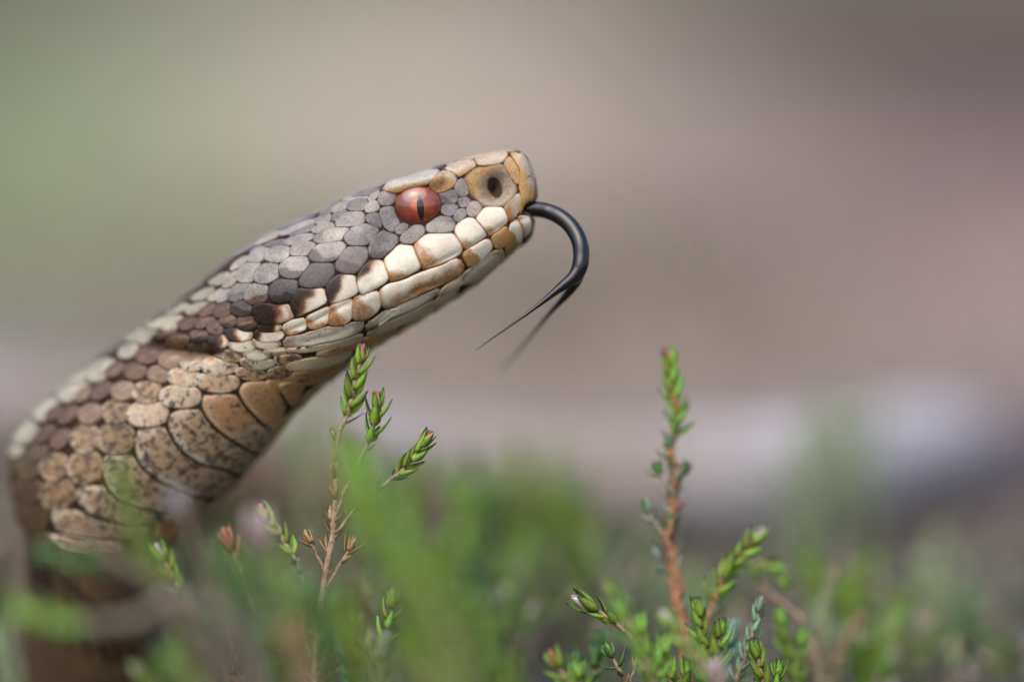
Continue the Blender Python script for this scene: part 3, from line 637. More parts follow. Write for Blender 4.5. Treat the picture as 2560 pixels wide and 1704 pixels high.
# everything the photograph does not show of the scaling: far side, crown, rest of the body
def far_cover():
    VV, FF, CC, OO, SS, base = [], [], [], [], [], 0
    def put(P, F, col, o, s):
        nonlocal base
        VV.append(P); FF.extend([tuple(i+base for i in f) for f in F]); CC.append(col); OO.append(o); SS.append(s); base += len(P)
    for sc, bs, spec, H, tilt, keel, col, o, s in ST_LIST:
        P, F, rr, st = ring_mesh(sc, bs, -1, H/1000, tilt/1000, keel/1000)
        put(P, F, col, o, s)
    an = np.linspace(0, 2*math.pi, 12, endpoint=False)
    s_, row = 1.6, 0
    gl = np.linalg.norm(np.gradient(gC, axis=0), axis=1)*SUB        # metres per station
    while s_ < NS-2:
        i = int(s_*SUB); ml = max(gl[i], 1e-4)
        girth = np.linalg.norm(np.diff(near[i], axis=0), axis=1).sum()
        big = 0.0021 if s_ > 16 else 0.0017
        ls = big/ml; nt_ = max(5, int(girth/(big*0.80)))
        lt = 1.0/nt_
        for k in range(nt_+1):
            t = (k+(0.5 if row % 2 else 0.0))*lt
            if t > 1.0: continue
            c0 = np.array((s_, t))
            b0 = np.stack([s_+np.cos(an)*ls*0.92, t+np.sin(an)*lt*0.56], 1)
            bt = np.clip(b0[:, 1], 0, 1)
            ci = np.clip((np.r_[b0[:, 0]*.8+s_*.2, s_]*SUB).astype(int), 0, ns-1); cj = np.clip((np.r_[bt*.8+t*.2, t]*NT).astype(int), 0, NT)
            if s_ < 31 and COV[ci, cj].mean() > (0.42 if (t < .15 or t > .6) else 0.25): continue
            for side in (1, -1):
                if t in (0.0,) and side < 0: continue
                if s_ < 31 and side > 0 and t > 0.72 and s_ < 16: pass
                b = b0.copy()
                # scales on the crown run over to the other side
                P, F, rr, st = ring_mesh(c0, np.stack([b[:, 0], np.clip(b[:, 1], 0, 1)], 1), side, 0.10e-3, 0.10e-3, 0, RINGS_LO)
                pxy, _ = to_px(P)
                zig = 0.5+0.5*math.sin(s_*2.2)
                cls = 'K' if s_ > 27.5 else 'K' if (s_ > 25 and t > .3) else ('S' if s_ < 6 else 'G' if s_ < 15 else 'B') if t < 0.10+0.05*zig else ('g' if s_ < 14 and t < .5 else ('P' if t < .22 else ('B' if t < .45 else ('T' if t < .8 else ('c' if s_ < 15 else 'v')))))  # low body all dark brown: flank colour, partly standing in for the hollow's shade
                col, o, s = scale_colours(cls, pxy, rr, pxy, random.random())
                put(P, F, col, o, s)
        s_ += ls*1.12; row += 1
    ob = link_mesh('scale_covering', np.concatenate(VV), FF, MAT_SCALE, snake, cols=np.concatenate(CC),
                   floats={'ochre': np.concatenate(OO), 'speck': np.concatenate(SS)}, rootloc=snake_loc)
    ob['kind'] = 'stuff'
far_cover()

# ------------------------------------------------------------------ eyes
def make_eye_mats():
    m, nt, b = newmat('iris')
    tc = N(nt, 'ShaderNodeTexCoord').outputs['Object']
    n = noise_node(nt, 1800, 5, 0.7, tc, 1.0); n2 = noise_node(nt, 600, 3, 0.6, tc)
    rad = attr(nt, 'rad')
    c = mixc(nt, n.outputs[0], (0.06, 0.007, 0.004), (0.40, 0.070, 0.014))
    c = mixc(nt, maprange(nt, n2.outputs[0], .42, .62), c, (0.13, 0.016, 0.006))
    ring = maprange(nt, rad, 0.12, 0.36, 0.75, 0.0)
    c = mixc(nt, ring, c, (0.52, 0.14, 0.02))
    rim = maprange(nt, rad, 0.80, 1.0)
    c = mixc(nt, rim, c, (0.05, 0.010, 0.007))
    nt.links.new(c, b.inputs['Base Color'])
    b.inputs['Roughness'].default_value = 0.5
    b.inputs['Coat Weight'].default_value = 1.0; b.inputs['Coat Roughness'].default_value = 0.015; b.inputs['Coat IOR'].default_value = 1.65
    m2, nt2, b2 = newmat('pupil')
    b2.inputs['Base Color'].default_value = (0.0015, 0.0015, 0.003, 1); b2.inputs['Roughness'].default_value = 0.4
    b2.inputs['Coat Weight'].default_value = 1.0; b2.inputs['Coat Roughness'].default_value = 0.015; b2.inputs['Coat IOR'].default_value = 1.55
    m3, nt3, b3 = newmat('eye_rim')
    b3.inputs['Base Color'].default_value = (0.07, 0.055, 0.065, 1); b3.inputs['Roughness'].default_value = 0.25
    return m, m2, m3
M_IRIS, M_PUPIL, M_RIM = make_eye_mats()
_es = px_to_st(1044, 513)
def make_eye(side):
    G, GN = (near, nearN) if side > 0 else (far, farN)
    sv, tv = np.array([_es[0]]), np.array([_es[1]])
    p = grid_eval(G, sv, tv)[0]; z = BACK*side
    e1 = RIGHT; e2 = np.cross(BACK, e1)
    rot = math.radians(4); e1, e2 = e1*math.cos(rot)+e2*math.sin(rot), -e1*math.sin(rot)+e2*math.cos(rot)
    rx, ry, rz = 0.00200, 0.00176, 0.00140
    cen = p + z*(0.00055+0.00048-rz)
    o = bpy.data.objects.new('tmp', None)
    V, F, rad = [], [], []
    nr, na = 22, 56
    for i in range(nr+1):
        ph = math.pi*0.62*i/nr
        for j in range(na):
            an = 2*math.pi*j/na
            V.append(cen + e1*rx*math.sin(ph)*math.cos(an)+e2*ry*math.sin(ph)*math.sin(an)+z*rz*math.cos(ph))
            rad.append(abs(math.sin(ph)) if ph < math.pi/2 else 1.2)
    for i in range(nr):
        for j in range(na):
            f = (i*na+j, (i+1)*na+j, (i+1)*na+(j+1) % na, i*na+(j+1) % na)
            F.append(f if side > 0 else f[::-1])
    eye = link_mesh('eye', V, F, M_IRIS, snake, floats={'rad': rad}, rootloc=snake_loc)
    # slit pupil lying on the eyeball
    V, F = [], []; nu, nv = 24, 6
    def on_eye(x, y):
        q = 1-(x/rx)**2-(y/ry)**2
        return cen + e1*x+e2*y+z*(rz*math.sqrt(max(q, 0.0))+0.000012)
    for i in range(nu+1):
        y = -1+2*i/nu
        w = 0.00027*max(0.0, 1-abs(y)**2.0)**0.75
        for j in range(nv+1):
            V.append(on_eye(0.00023+w*(-1+2*j/nv)-y*0.00002, -0.00024+y*0.00103))
    for i in range(nu):
        for j in range(nv):
            f = (i*(nv+1)+j, i*(nv+1)+j+1, (i+1)*(nv+1)+j+1, (i+1)*(nv+1)+j)
            F.append(f if side > 0 else f[::-1])
    pu = link_mesh('pupil', V, F, M_PUPIL, eye, rootloc=snake_loc)
    # soft rim of skin round the eye
    path = [cen + e1*rx*1.01*math.cos(a)+e2*ry*1.01*math.sin(a)+z*(rz*0.12) for a in np.linspace(0, 2*math.pi, 49)]
    v, f = tube(path, [0.00013]*49, 8, cap=False)
    link_mesh('eyelid_rim', v, f, M_RIM, eye, rootloc=snake_loc)
    return eye
make_eye(1); make_eye(-1)
# nostril linings
def nostril(side):
    m = bpy.data.materials.get('nostril_lining')
    if m is None:
        m, nt, b = newmat('nostril_lining'); b.inputs['Base Color'].default_value = (0.035, 0.018, 0.012, 1); b.inputs['Roughness'].default_value = 0.5
    G, GN = (near, nearN) if side > 0 else (far, farN)
    sc = px_to_st(1236, 469)
    pts = []
    for rr_ in (1.0, .6, .25):
        for a in np.linspace(0, 2*math.pi, 20, endpoint=False):
            x, y = 20*math.cos(a)*rr_, 30*math.sin(a)*rr_; r = math.radians(20)
            q = px_to_st(1237+x*math.cos(r)+y*math.sin(r), 469-x*math.sin(r)+y*math.cos(r))
            pts.append(q)
    pts.append(sc); pts = np.array(pts)
    P = grid_eval(G, pts[:, 0], pts[:, 1]); Nn = grid_eval(GN, pts[:, 0], pts[:, 1])
    P = P + Nn*np.r_[np.full(20, .00012), np.full(20, .00024), np.full(20, .00024), .00024][:, None]
    F = [(k*20+j, k*20+(j+1) % 20, (k+1)*20+(j+1) % 20, (k+1)*20+j) for k in range(2) for j in range(20)]
    F += [(40+j, 40+(j+1) % 20, 60) for j in range(20)]
    link_mesh('nostril', P, F, m, snake, rootloc=snake_loc)
nostril(1); nostril(-1)
# ------------------------------------------------------------------ tongue
def make_tongue():
    m, nt, b = newmat('tongue')
    pos = N(nt, 'ShaderNodeNewGeometry').outputs['Position']
    n = noise_node(nt, 2500, 3, 0.6, pos)
    nt.links.new(mixc(nt, n.outputs[0], (0.003, 0.0035, 0.007), (0.009, 0.008, 0.012)), b.inputs['Base Color'])
    b.inputs['Roughness'].default_value = 0.35; b.inputs['Specular IOR Level'].default_value = 0.2; b.inputs['Coat Weight'].default_value = 0.7; b.inputs['Coat Roughness'].default_value = 0.06
    bump(nt, b, n.outputs[0], 0.00004, 0.6)
    def Z(x, y): return 1150+x/3.135, 480+y/3.135
    def curve(pts, sub=8):
        P = np.array([at(*Z(x, y), d) for x, y, r, d in pts]); R = np.array([r for x, y, r, d in pts])*1.10/3.135*K*0.303
        u = np.linspace(0, len(P)-1, (len(P)-1)*sub+1)
        return catmull(P, u), np.maximum(catmull(R, u), 5e-6)
    stem = [(330,135,40,.3036),(440,135,50,.3030),(520,132,55,.3026),(600,133,56,.3026),(690,150,57,.3026),(780,190,58,.3022),(860,255,58,.3018),(915,335,59,.3014),
            (945,420,59,.3010),(950,500,58,.3008),(940,580,58,.3006),(905,655,52,.3006),(868,705,38,.3006)]
    p, r = curve(stem); v, f = tube(p, r, 18)
    t = link_mesh('tongue', v, f, m, snake, rootloc=snake_loc)
    t1 = [(925,600,40,.3003),(880,670,42,.3002),(810,730,36,.3001),(740,785,27,.3000),(660,850,19,.2999),(570,918,14,.2998),(480,985,11,.2996),(390,1048,8,.2993),(300,1112,6,.2990),(210,1175,4.2,.2986),(125,1238,2.0,.2982)]
    t2 = [(945,610,38,.3014),(915,690,40,.3020),(860,775,32,.3028),(800,845,24,.3037),(735,915,18,.3048),(670,990,14,.3060),(600,1075,11,.3073),(530,1160,9,.3087),(450,1255,7,.3102),(380,1330,5,.3115),(310,1410,2.5,.3130)]
    for q in (t1, t2):
        p, r = curve(q); v, f = tube(p, r, 12)
        link_mesh('tongue_tine', v, f, m, t, rootloc=snake_loc)
make_tongue()

# ------------------------------------------------------------------ the ground
GROUND_Z = 0.0
def lin(r, g, b):
    f = lambda v: (v/255/12.92) if v <= 10 else ((v/255+0.055)/1.055)**2.4
    return np.array((f(r), f(g), f(b)))
GK = 0.80      # sRGB picture value -> ground colour
# ground cover seen at these places: px, py, spread across mm, spread away mm, colour
PATCH = [(60,60,60,300,(106,114,90)),(120,380,34,70,(130,148,110)),(330,220,40,120,(152,160,128)),(80,680,30,50,(136,140,114)),(330,620,28,60,(132,130,108)),
 (640,40,50,250,(152,150,134)),(1000,60,60,260,(176,168,154)),(1320,40,50,250,(156,146,134)),(820,330,40,90,(188,180,164)),(1250,220,50,140,(194,182,168)),(1350,420,36,60,(178,163,154)),(1230,900,40,45,(150,136,124)),(1000,900,40,40,(150,136,124)),
 (1700,40,50,240,(92,86,80)),(2050,40,70,260,(88,81,76)),(2450,60,60,260,(96,84,80)),(1750,330,34,60,(136,124,118)),(2100,430,40,70,(138,122,119)),(2480,420,36,60,(152,130,130)),
 (1750,640,26,40,(106,102,84)),(2150,650,34,40,(142,127,123)),(2460,700,34,40,(166,148,143)),(1930,830,26,24,(118,104,92)),(2300,860,36,28,(162,146,140)),(1540,880,30,26,(148,134,125)),
 (300,900,40,40,(128,123,112)),(640,800,40,40,(144,136,124)),(40,870,30,26,(132,128,132)),
 (1500,1000,30,22,(148,135,127)),(2500,960,26,14,(140,126,124)),(2540,1120,22,16,(80,74,82))]
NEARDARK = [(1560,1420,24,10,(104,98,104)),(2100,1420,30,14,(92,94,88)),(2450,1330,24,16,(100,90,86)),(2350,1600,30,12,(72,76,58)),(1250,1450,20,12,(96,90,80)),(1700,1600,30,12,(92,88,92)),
 (1100,1200,20,14,(118,106,94)),(650,1300,24,14,(110,98,96)),(900,1500,30,12,(60,56,44)),(250,1500,50,22,(20,16,14)),(60,1300,30,12,(96,86,86))]  # the near-black patch is the hollow's deep shade painted into the ground
_pp = [(ground_at(x, y), sx/1000, sy/1000, lin(*c)*GK) for x, y, sx, sy, c in PATCH+NEARDARK]
def ground_col(P):
    P = np.asarray(P); w = np.full(len(P), 0.02); c = np.tile(lin(120, 108, 92)*GK, (len(P), 1))*0.02
    for g, sx, sy, col in _pp:
        k = np.exp(-((P[:, 0]-g[0])/sx)**2-((P[:, 1]-g[1])/sy)**2)
        c += k[:, None]*col; w += k
    out = c/w[:, None]
    nearw = np.clip((0.325-P[:, 1])/0.03, 0, 1)[:, None]       # unseen ground in front, lightened to bounce light up at the chin
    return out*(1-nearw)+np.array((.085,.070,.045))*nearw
def geo(a, b, n):   # spacing that grows outwards
    return np.geomspace(a, b, n)
xs = np.r_[-geo(0.5, 400, 34)[::-1], np.linspace(-0.48, 0.48, 150), geo(0.5, 400, 34)]
ys = np.r_[-geo(0.02, 400, 40)[::-1], np.linspace(0, 1.6, 190), geo(1.62, 500, 40)]
GX, GY = np.meshgrid(xs, ys, indexing='ij')
gp = np.stack([GX.ravel(), GY.ravel()], 1)
def ground_h(x, y):
    r = math.hypot(x, y-0.32)
    near_ = mnoise.noise(Vector((x*60, y*60, 1.3)))*0.0012 + mnoise.noise(Vector((x*160, y*160, 5)))*0.0005
    k = min(1.0, max(0.0, (r-0.25)/0.8))
    mid = k*0.012*mnoise.noise(Vector((x*3.1, y*3.1, 7.7)))
    k2 = min(1.0, max(0.0, (r-4)/40.0))
    return near_*min(1, 0.8) + mid + k2*1.6*mnoise.noise(Vector((x*0.02, y*0.02, 2.0))) - 0.0006
gz = np.array([ground_h(x, y) for x, y in gp])
ny = len(ys)
gf = [(i*ny+j, (i+1)*ny+j, (i+1)*ny+j+1, i*ny+j+1) for i in range(len(xs)-1) for j in range(ny-1)]
def make_ground_mat(name, bumpd):
    m, nt, b = newmat(name)
    pos = N(nt, 'ShaderNodeNewGeometry').outputs['Position']
    n1 = noise_node(nt, 140, 6, 0.7, pos, 0.5); n2 = noise_node(nt, 900, 4, 0.7, pos)
    k = maprange(nt, mathn(nt, 'ADD', mathn(nt, 'MULTIPLY', n1.outputs[0], .6), mathn(nt, 'MULTIPLY', n2.outputs[0], .4)), .3, .7, .55, 1.45)
    nt.links.new(mixc(nt, 1.0, attr(nt, 'Col', 'Color'), k, 'MULTIPLY'), b.inputs['Base Color'])
    b.inputs['Roughness'].default_value = 0.9; b.inputs['Specular IOR Level'].default_value = 0.15
    bump(nt, b, n1.outputs[0], bumpd)
    return m
gmat = make_ground_mat('heath_ground', 0.004)
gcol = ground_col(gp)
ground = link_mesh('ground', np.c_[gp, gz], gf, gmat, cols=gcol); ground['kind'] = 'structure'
ground['label'] = 'mossy and straw coloured heath ground'

# dead grass and moss standing on that ground behind the snake
def blades(name, label, n, test, hmin, hmax, w, lean, colfun):
    V, F, Cc = [], [], []; k = 0
    while k < n:
        y = random.uniform(0.40, 1.7); x = random.uniform(-0.17, 0.17)*(y/0.55)
        if not test(x, y): continue
        k += 1
        h = random.uniform(hmin, hmax); a = random.uniform(0, 2*math.pi); b = random.uniform(0, 2*math.pi)
        z = ground_h(x, y)-0.001
        d = np.array((math.cos(a), math.sin(a), 0)); s_ = np.array((math.cos(b), math.sin(b), 0))*w
        p = np.array((x, y, z)); l = lean*random.random()
        m = p+np.array((0, 0, h*.6))+d*h*l*.4; t = p+np.array((0, 0, h*(1-.35*l)))+d*h*l
        i = len(V); V += [p-s_, p+s_, m+s_*.8, m-s_*.8, t]
        F += [(i, i+1, i+2, i+3), (i+3, i+2, i+4)]
        c = colfun(x, y); Cc += [c]*5
    o = link_mesh(name, V, F, make_leafy_mat(), cols=Cc, smooth=False)
    o['kind'] = 'stuff'; o['label'] = label; o['category'] = name.replace('_', ' ')
    return o
_leafy = []
def make_leafy_mat():
    if _leafy: return _leafy[0]
    m, nt, b = newmat('dry_blade')
    nt.links.new(attr(nt, 'Col', 'Color'), b.inputs['Base Color']); b.inputs['Roughness'].default_value = 0.7
    b.inputs['Specular IOR Level'].default_value = 0.2
    _leafy.append(m); return m
def gcolj(x, y): return np.clip(ground_col(np.array([[x, y]]))[0]*random.uniform(.85, 1.45), 0.01, .8)
green_side = lambda x, y: x < -0.035*y/0.5 - 0.0 and y > 0.5
blades('moss', 'soft green moss covering the ground behind the snake', 4500, green_side, .003, .008, .0006, .5, gcolj)
blades('dead_grass', 'pale dead grass and litter on the ground behind the snake', 6000, lambda x, y: not green_side(x, y) and y > 0.50, .003, .012, .0007, 1.3, gcolj)

# ------------------------------------------------------------------ weathered branch lying behind the snake
def make_branch():
    m, nt, b = newmat('weathered_wood')
    tc = N(nt, 'ShaderNodeTexCoord'); mp = N(nt, 'ShaderNodeMapping'); nt.links.new(tc.outputs['Object'], mp.inputs[0])
    mp.inputs['Scale'].default_value = (0.12, 1, 1)
    n = noise_node(nt, 900, 5, 0.7, mp.outputs[0]); n2 = noise_node(nt, 70, 3, 0.6, tc.outputs['Object'])
    c = mixc(nt, n.outputs[0], (0.15, 0.128, 0.116), (0.28, 0.240, 0.212))
    c = mixc(nt, maprange(nt, n2.outputs[0], .45, .65), c, (0.26, 0.245, 0.275))
    pw = N(nt, 'ShaderNodeSeparateXYZ'); nt.links.new(N(nt, 'ShaderNodeNewGeometry').outputs['Position'], pw.inputs[0])
    c = mixc(nt, maprange(nt, mathn(nt, 'ADD', pw.outputs[0], mathn(nt, 'MULTIPLY', n2.outputs[0], .02)), 0.018, 0.040), c, mixc(nt, n.outputs[0], (0.29, 0.28, 0.31), (0.45, 0.435, 0.475)))
    nt.links.new(c, b.inputs['Base Color']); b.inputs['Roughness'].default_value = 0.75
    bump(nt, b, n.outputs[0], 0.0008)
    pts = [(-500,.46),(-150,.446),(100,.438),(600,.420),(1200,.400),(1700,.396),(1950,.399),(2120,.407),(2260,.417),(2350,.425),(2400,.430),(2408,.431)]
    rad = [6.0,6.2,6.0,6.2,6.4,6.4,6.2,5.9,5.6,5.0,4.0,1.2]
    P = np.array([at(x, 1000, d) for x, d in pts]); R = np.array(rad)/1000
    P[:, 2] = R*0.93
    u = np.linspace(0, len(P)-1, 120)
    p, r = catmull(P, u), catmull(R, u)
    r = r*(1+0.06*np.array([mnoise.noise(Vector((k*.21, 3, 1))) for k in range(120)]))
    p[:, 2] += 0.0006*np.array([mnoise.noise(Vector((k*.13, 8, 1))) for k in range(120)])
    root = empty('fallen_branch', p[60]*np.array((1, 1, 0)), 'weathered pale grey branch lying on the ground behind the snake', 'branch')
    v, f = tube(p, r, 20, jitter=0.03)
    link_mesh('limb', v, f, m, root, rootloc=root.location)
make_branch()

# ------------------------------------------------------------------ heather
def make_leaf_mat(name, transl):
    m, nt, b = newmat(name)
    oi = N(nt, 'ShaderNodeObjectInfo').outputs['Random']
    pos = N(nt, 'ShaderNodeNewGeometry').outputs['Position']
    n = noise_node(nt, 4000, 3, .6, pos)
    hsv = N(nt, 'ShaderNodeHueSaturation'); nt.links.new(attr(nt, 'Col', 'Color'), hsv.inputs['Color'])
    nt.links.new(maprange(nt, oi, 0, 1, .478, .515), hsv.inputs['Hue']); nt.links.new(maprange(nt, oi, 0, 1, .75, 1.25), hsv.inputs['Value'])
    c = mixc(nt, 1.0, hsv.outputs[0], maprange(nt, n.outputs[0], .3, .7, .8, 1.2), 'MULTIPLY')
    nt.links.new(c, b.inputs['Base Color']); b.inputs['Roughness'].default_value = 0.45
    b.inputs['IOR'].default_value = 1.4
    tr = N(nt, 'ShaderNodeBsdfTranslucent'); nt.links.new(c, tr.inputs[0])
    mx = N(nt, 'ShaderNodeMixShader'); mx.inputs[0].default_value = transl
    nt.links.new(b.outputs[0], mx.inputs[1]); nt.links.new(tr.outputs[0], mx.inputs[2])
    nt.links.new(mx.outputs[0], nt.nodes['Material Output'].inputs[0])
    return m
M_LEAF = make_leaf_mat('heather_leaf', 0.32)
def make_stem_mat(name, c0, c1):
    m, nt, b = newmat(name)
    pos = N(nt, 'ShaderNodeNewGeometry').outputs['Position']
    n = noise_node(nt, 2500, 5, .7, pos, .5)
    nt.links.new(mixc(nt, maprange(nt, n.outputs[0], .3, .7), c0, c1), b.inputs['Base Color']); b.inputs['Roughness'].default_value = .7
    bump(nt, b, n.outputs[0], .00015)
    return m
M_STEM = {'tan': make_stem_mat('tan_stem', (.16,.10,.06), (.42,.31,.22)), 'red': make_stem_mat('rusty_stem', (.20,.075,.030), (.40,.20,.11)),
          'green': make_stem_mat('green_stem', (.10,.13,.03), (.20,.19,.07)), 'grey': make_stem_mat('grey_stem', (.07,.055,.042), (.19,.155,.12))}
def leaf_mesh(name, base, mid, tip, tipc_from=0.80, wid=0.46, curl=0.10):
    """small boat-shaped leaf, unit length along +Y, inner face +Z"""
    nl = 7; V, F, Cc = [], [], []
    for i in range(nl+1):
        y = i/nl
        w = wid*0.5*min(1.0, 0.45+2.6*y)*max(0.05, 1-y**2.1)**0.85
        z = -curl*math.sin(y*math.pi)*0.55 + 0.13*y*y
        t = 0.13*wid/0.46*(1-y*0.75)
        V += [(-w, y, z+0.16*w), (0, y, z-0.03), (w, y, z+0.16*w), (0, y, z-t)]
        f = y; c = np.array(base)*(1-f)+np.array(mid)*f if f < tipc_from else np.array(mid)*(1-(f-tipc_from)/(1-tipc_from))+np.array(tip)*((f-tipc_from)/(1-tipc_from))
        e = c*0.62+np.array(tip)*0.38
        Cc += [e, c, e, c]
    for i in range(nl):
        a = i*4
        for j, k in ((0, 1), (1, 2), (2, 3), (3, 0)): F.append((a+j, a+k, a+4+k, a+4+j))
    F += [(0, 1, 2, 3)[::-1], tuple(nl*4+q for q in (0, 1, 2, 3))]
    me = bpy.data.meshes.new(name); me.from_pydata(V, [], F)
    me.polygons.foreach_set('use_smooth', [True]*len(me.polygons))
    a = me.attributes.new('Col', 'FLOAT_COLOR', 'POINT'); c4 = np.ones((len(V), 4)); c4[:, :3] = Cc
    a.data.foreach_set('color', c4.ravel()); me.materials.append(M_LEAF); me.update()
    return me
LEAF = {
 'green': leaf_mesh('leaf', (.36,.52,.05), (.12,.33,.045), (.10,.04,.04)),
 'lime':  leaf_mesh('leaf', (.36,.54,.07), (.16,.40,.07), (.18,.22,.08)),
 'deep':  leaf_mesh('leaf', (.16,.33,.07), (.075,.23,.075), (.13,.16,.12)),
 'blue':  leaf_mesh('leaf', (.18,.35,.17), (.13,.31,.20), (.36,.42,.40)),
 'sage':  leaf_mesh('leaf', (.34,.44,.22), (.30,.40,.23), (.38,.42,.32)),
 'pink':  leaf_mesh('leaf', (.34,.40,.05), (.30,.14,.06), (.52,.20,.22), .62, .50),
 'lilac': leaf_mesh('leaf', (.38,.28,.26), (.48,.36,.38), (.62,.54,.56), .6, .50),
 'dry':   leaf_mesh('leaf', (.30,.17,.08), (.46,.29,.13), (.50,.38,.24), .7, .34, .02),
 'rust':  leaf_mesh('leaf', (.24,.08,.04), (.36,.14,.08), (.45,.25,.16), .7, .40, .02),
 'grey':  leaf_mesh('leaf', (.30,.27,.26), (.40,.37,.38), (.55,.52,.54), .6, .36, .02)}
def rot_to(d, inner):
    y = d/np.linalg.norm(d); z = inner-y*(inner@y); z /= np.linalg.norm(z)+1e-9; x = np.cross(y, z)
    return x, y, z
def add_leaf(root, rl, p, d, inner, L, kind, wsc=1.0):
    x, y, z = rot_to(d, inner)
    o = bpy.data.objects.new('leaf', LEAF[kind]); C.objects.link(o); o.parent = root
    M = Matrix(((x[0]*L*wsc, y[0]*L, z[0]*L, p[0]-rl[0]), (x[1]*L*wsc, y[1]*L, z[1]*L, p[1]-rl[1]), (x[2]*L*wsc, y[2]*L, z[2]*L, p[2]-rl[2]), (0, 0, 0, 1)))
    o.matrix_basis = M
    return o
def shoot(root, rl, pts, d, stem='tan', leafy=5.0, kind='green', tip='pink', L=1.45, step=0.82, rad=0.22, old='dry', old_step=2.4, old_L=1.0, old_kinds=None, spread=1.0, to_ground=True, base_rad=None, dl=0.0, budscale=1.0):
    """one shoot: stem along photo pixels at distance d (mm), leafy top of so many mm, dry or tiny leaves lower down"""
    n0 = len(pts)
    P = [at(x, y, (d+dl*i/max(1, n0-1))/1000) for i, (x, y) in enumerate(pts)]
    if to_ground:
        last = P[-1]; dirn = (P[-1]-P[-2]); 
        k = 0
        z = last[2]
        if z > 0.001:
            g = last.copy(); g[2] = -0.002; g[0] += dirn[0]*0.5; P.append((last+g)/2+np.array((dirn[0]*.25, 0, 0))); P.append(g)
    P = np.array(P); u = np.linspace(0, len(P)-1, (len(P)-1)*12+1); p = catmull(P, u)
    p = p + np.array([[mnoise.noise(Vector((k*.22, d, c)))*0.00012 for c in (1.1, 5.2, 9.3)] for k in range(len(p))])
    s = np.r_[0, np.cumsum(np.linalg.norm(np.diff(p, axis=0), axis=1))]*1000
    br = base_rad or rad*1.6
    rr = (rad*0.75 + (br-rad*0.75)*np.clip(s/25, 0, 1))/1000*(1+.14*np.array([mnoise.noise(Vector((k*.5, d, 3))) for k in range(len(p))]))
    v, f = tube(p, rr, 8, jitter=.07)
    link_mesh('stem', v, f, M_STEM[stem], root, rootloc=rl)
    def frame(sm):
        q = np.array([np.interp(sm, s, p[:, c]) for c in range(3)]); q2 = np.array([np.interp(sm+0.3, s, p[:, c]) for c in range(3)])
        t = q-q2; t /= np.linalg.norm(t)+1e-12            # towards the tip
        a = np.cross(t, (0.2, 1, 0.1)); a /= np.linalg.norm(a); return q, t, a, np.cross(t, a)
    # closed bud at the tip
    q, t, a, b = frame(0.0)
    for k in range(9):
        an = k*2.4; inn = k < 4
        be = math.radians((9 if inn else 20)*spread+random.uniform(-3, 3)); rdir = a*math.cos(an)+b*math.sin(an)
        add_leaf(root, rl, q-t*(.0002 if inn else .00055)+rdir*.00012, t*math.cos(be)+rdir*math.sin(be), -rdir, L*budscale*(.62 if inn else .80)/1000, tip if (inn or k % 3 == 0) else kind, 1.15)
    sm, k = 0.75, 0; ph = random.uniform(0, 3)
    smax = s[-1]
    while sm < min(leafy, smax):
        q, t, a, b = frame(sm); fr = sm/leafy
        be = math.radians((22+24*fr)*spread)
        for side in (0, math.pi):
            an = ph+k*math.pi/2+side+random.uniform(-.2, .2); rdir = a*math.cos(an)+b*math.sin(an); bb = be+random.uniform(-.16, .16)
            add_leaf(root, rl, q+rdir*.00010, t*math.cos(bb)+rdir*math.sin(bb), -rdir*math.cos(bb)+t*math.sin(bb), L*1.15*random.uniform(.82, 1.12)*(0.92 if fr < .2 else 1)/1000, kind)
        sm += step*random.uniform(.85, 1.15); k += 1
    while sm < smax-2 and old:
        q, t, a, b = frame(sm)
        for side in range(random.choice((1, 2, 2, 3))):
            an = random.uniform(0, 6.28); rdir = a*math.cos(an)+b*math.sin(an); bb = math.radians(random.uniform(25, 60))
            add_leaf(root, rl, q+rdir*.00012, t*math.cos(bb)+rdir*math.sin(bb), -rdir*math.cos(bb)+t*math.sin(bb), old_L*random.uniform(.7, 1.25)/1000, random.choice(old_kinds) if old_kinds else old)
        sm += old_step*random.uniform(.6, 1.4)
def sprig(label, shoots, group=None):
    main = shoots[0]
    x, y = main['pts'][-1]; b = at(x, y, main['d']/1000); loc = np.array((b[0], b[1], 0.0))
    root = empty('heather_sprig', loc, label, 'heather', group)
    for k, sh in enumerate(shoots):
        shoot(root, loc, to_ground=(k == 0), **{a: v for a, v in sh.items()})
    return root
S = lambda pts, d, **k: dict(pts=pts, d=d, **k)
sprig('sharp green heather sprig with pink bud touching under the snake\'s chin', [
  S([(905,885),(888,955),(868,1035),(846,1095),(840,1200),(832,1330),(812,1450),(795,1560),(790,1704),(786,1800)], 299, leafy=5.2, L=1.6, step=.62, kind='green', rad=.19, old_step=1.3, old_L=1.4, base_rad=.30),
  S([(944,1000),(936,1050),(922,1105),(895,1160),(858,1235),(836,1300)], 299, leafy=3.6, L=1.55, step=.66, kind='green', rad=.17, old='deep', old_step=1.4),
  S([(1068,1098),(1040,1135),(1005,1175),(955,1215),(890,1270),(836,1345)], 299.5, leafy=3.8, L=1.5, step=.66, kind='green', rad=.17, old='deep', old_step=1.4),
  S([(905,1245),(872,1290),(835,1345)], 299, leafy=2.0, L=1.1, kind='deep', tip='dry', rad=.13),
  S([(770,1340),(795,1390),(815,1440)], 299, leafy=1.0, L=1.3, kind='dry', tip='dry', rad=.13, old='dry', old_step=1.0),
  S([(880,1360),(850,1410),(815,1470)], 299, leafy=1.0, L=1.4, kind='dry', tip='dry', rad=.13, old='dry', old_step=1.0)])
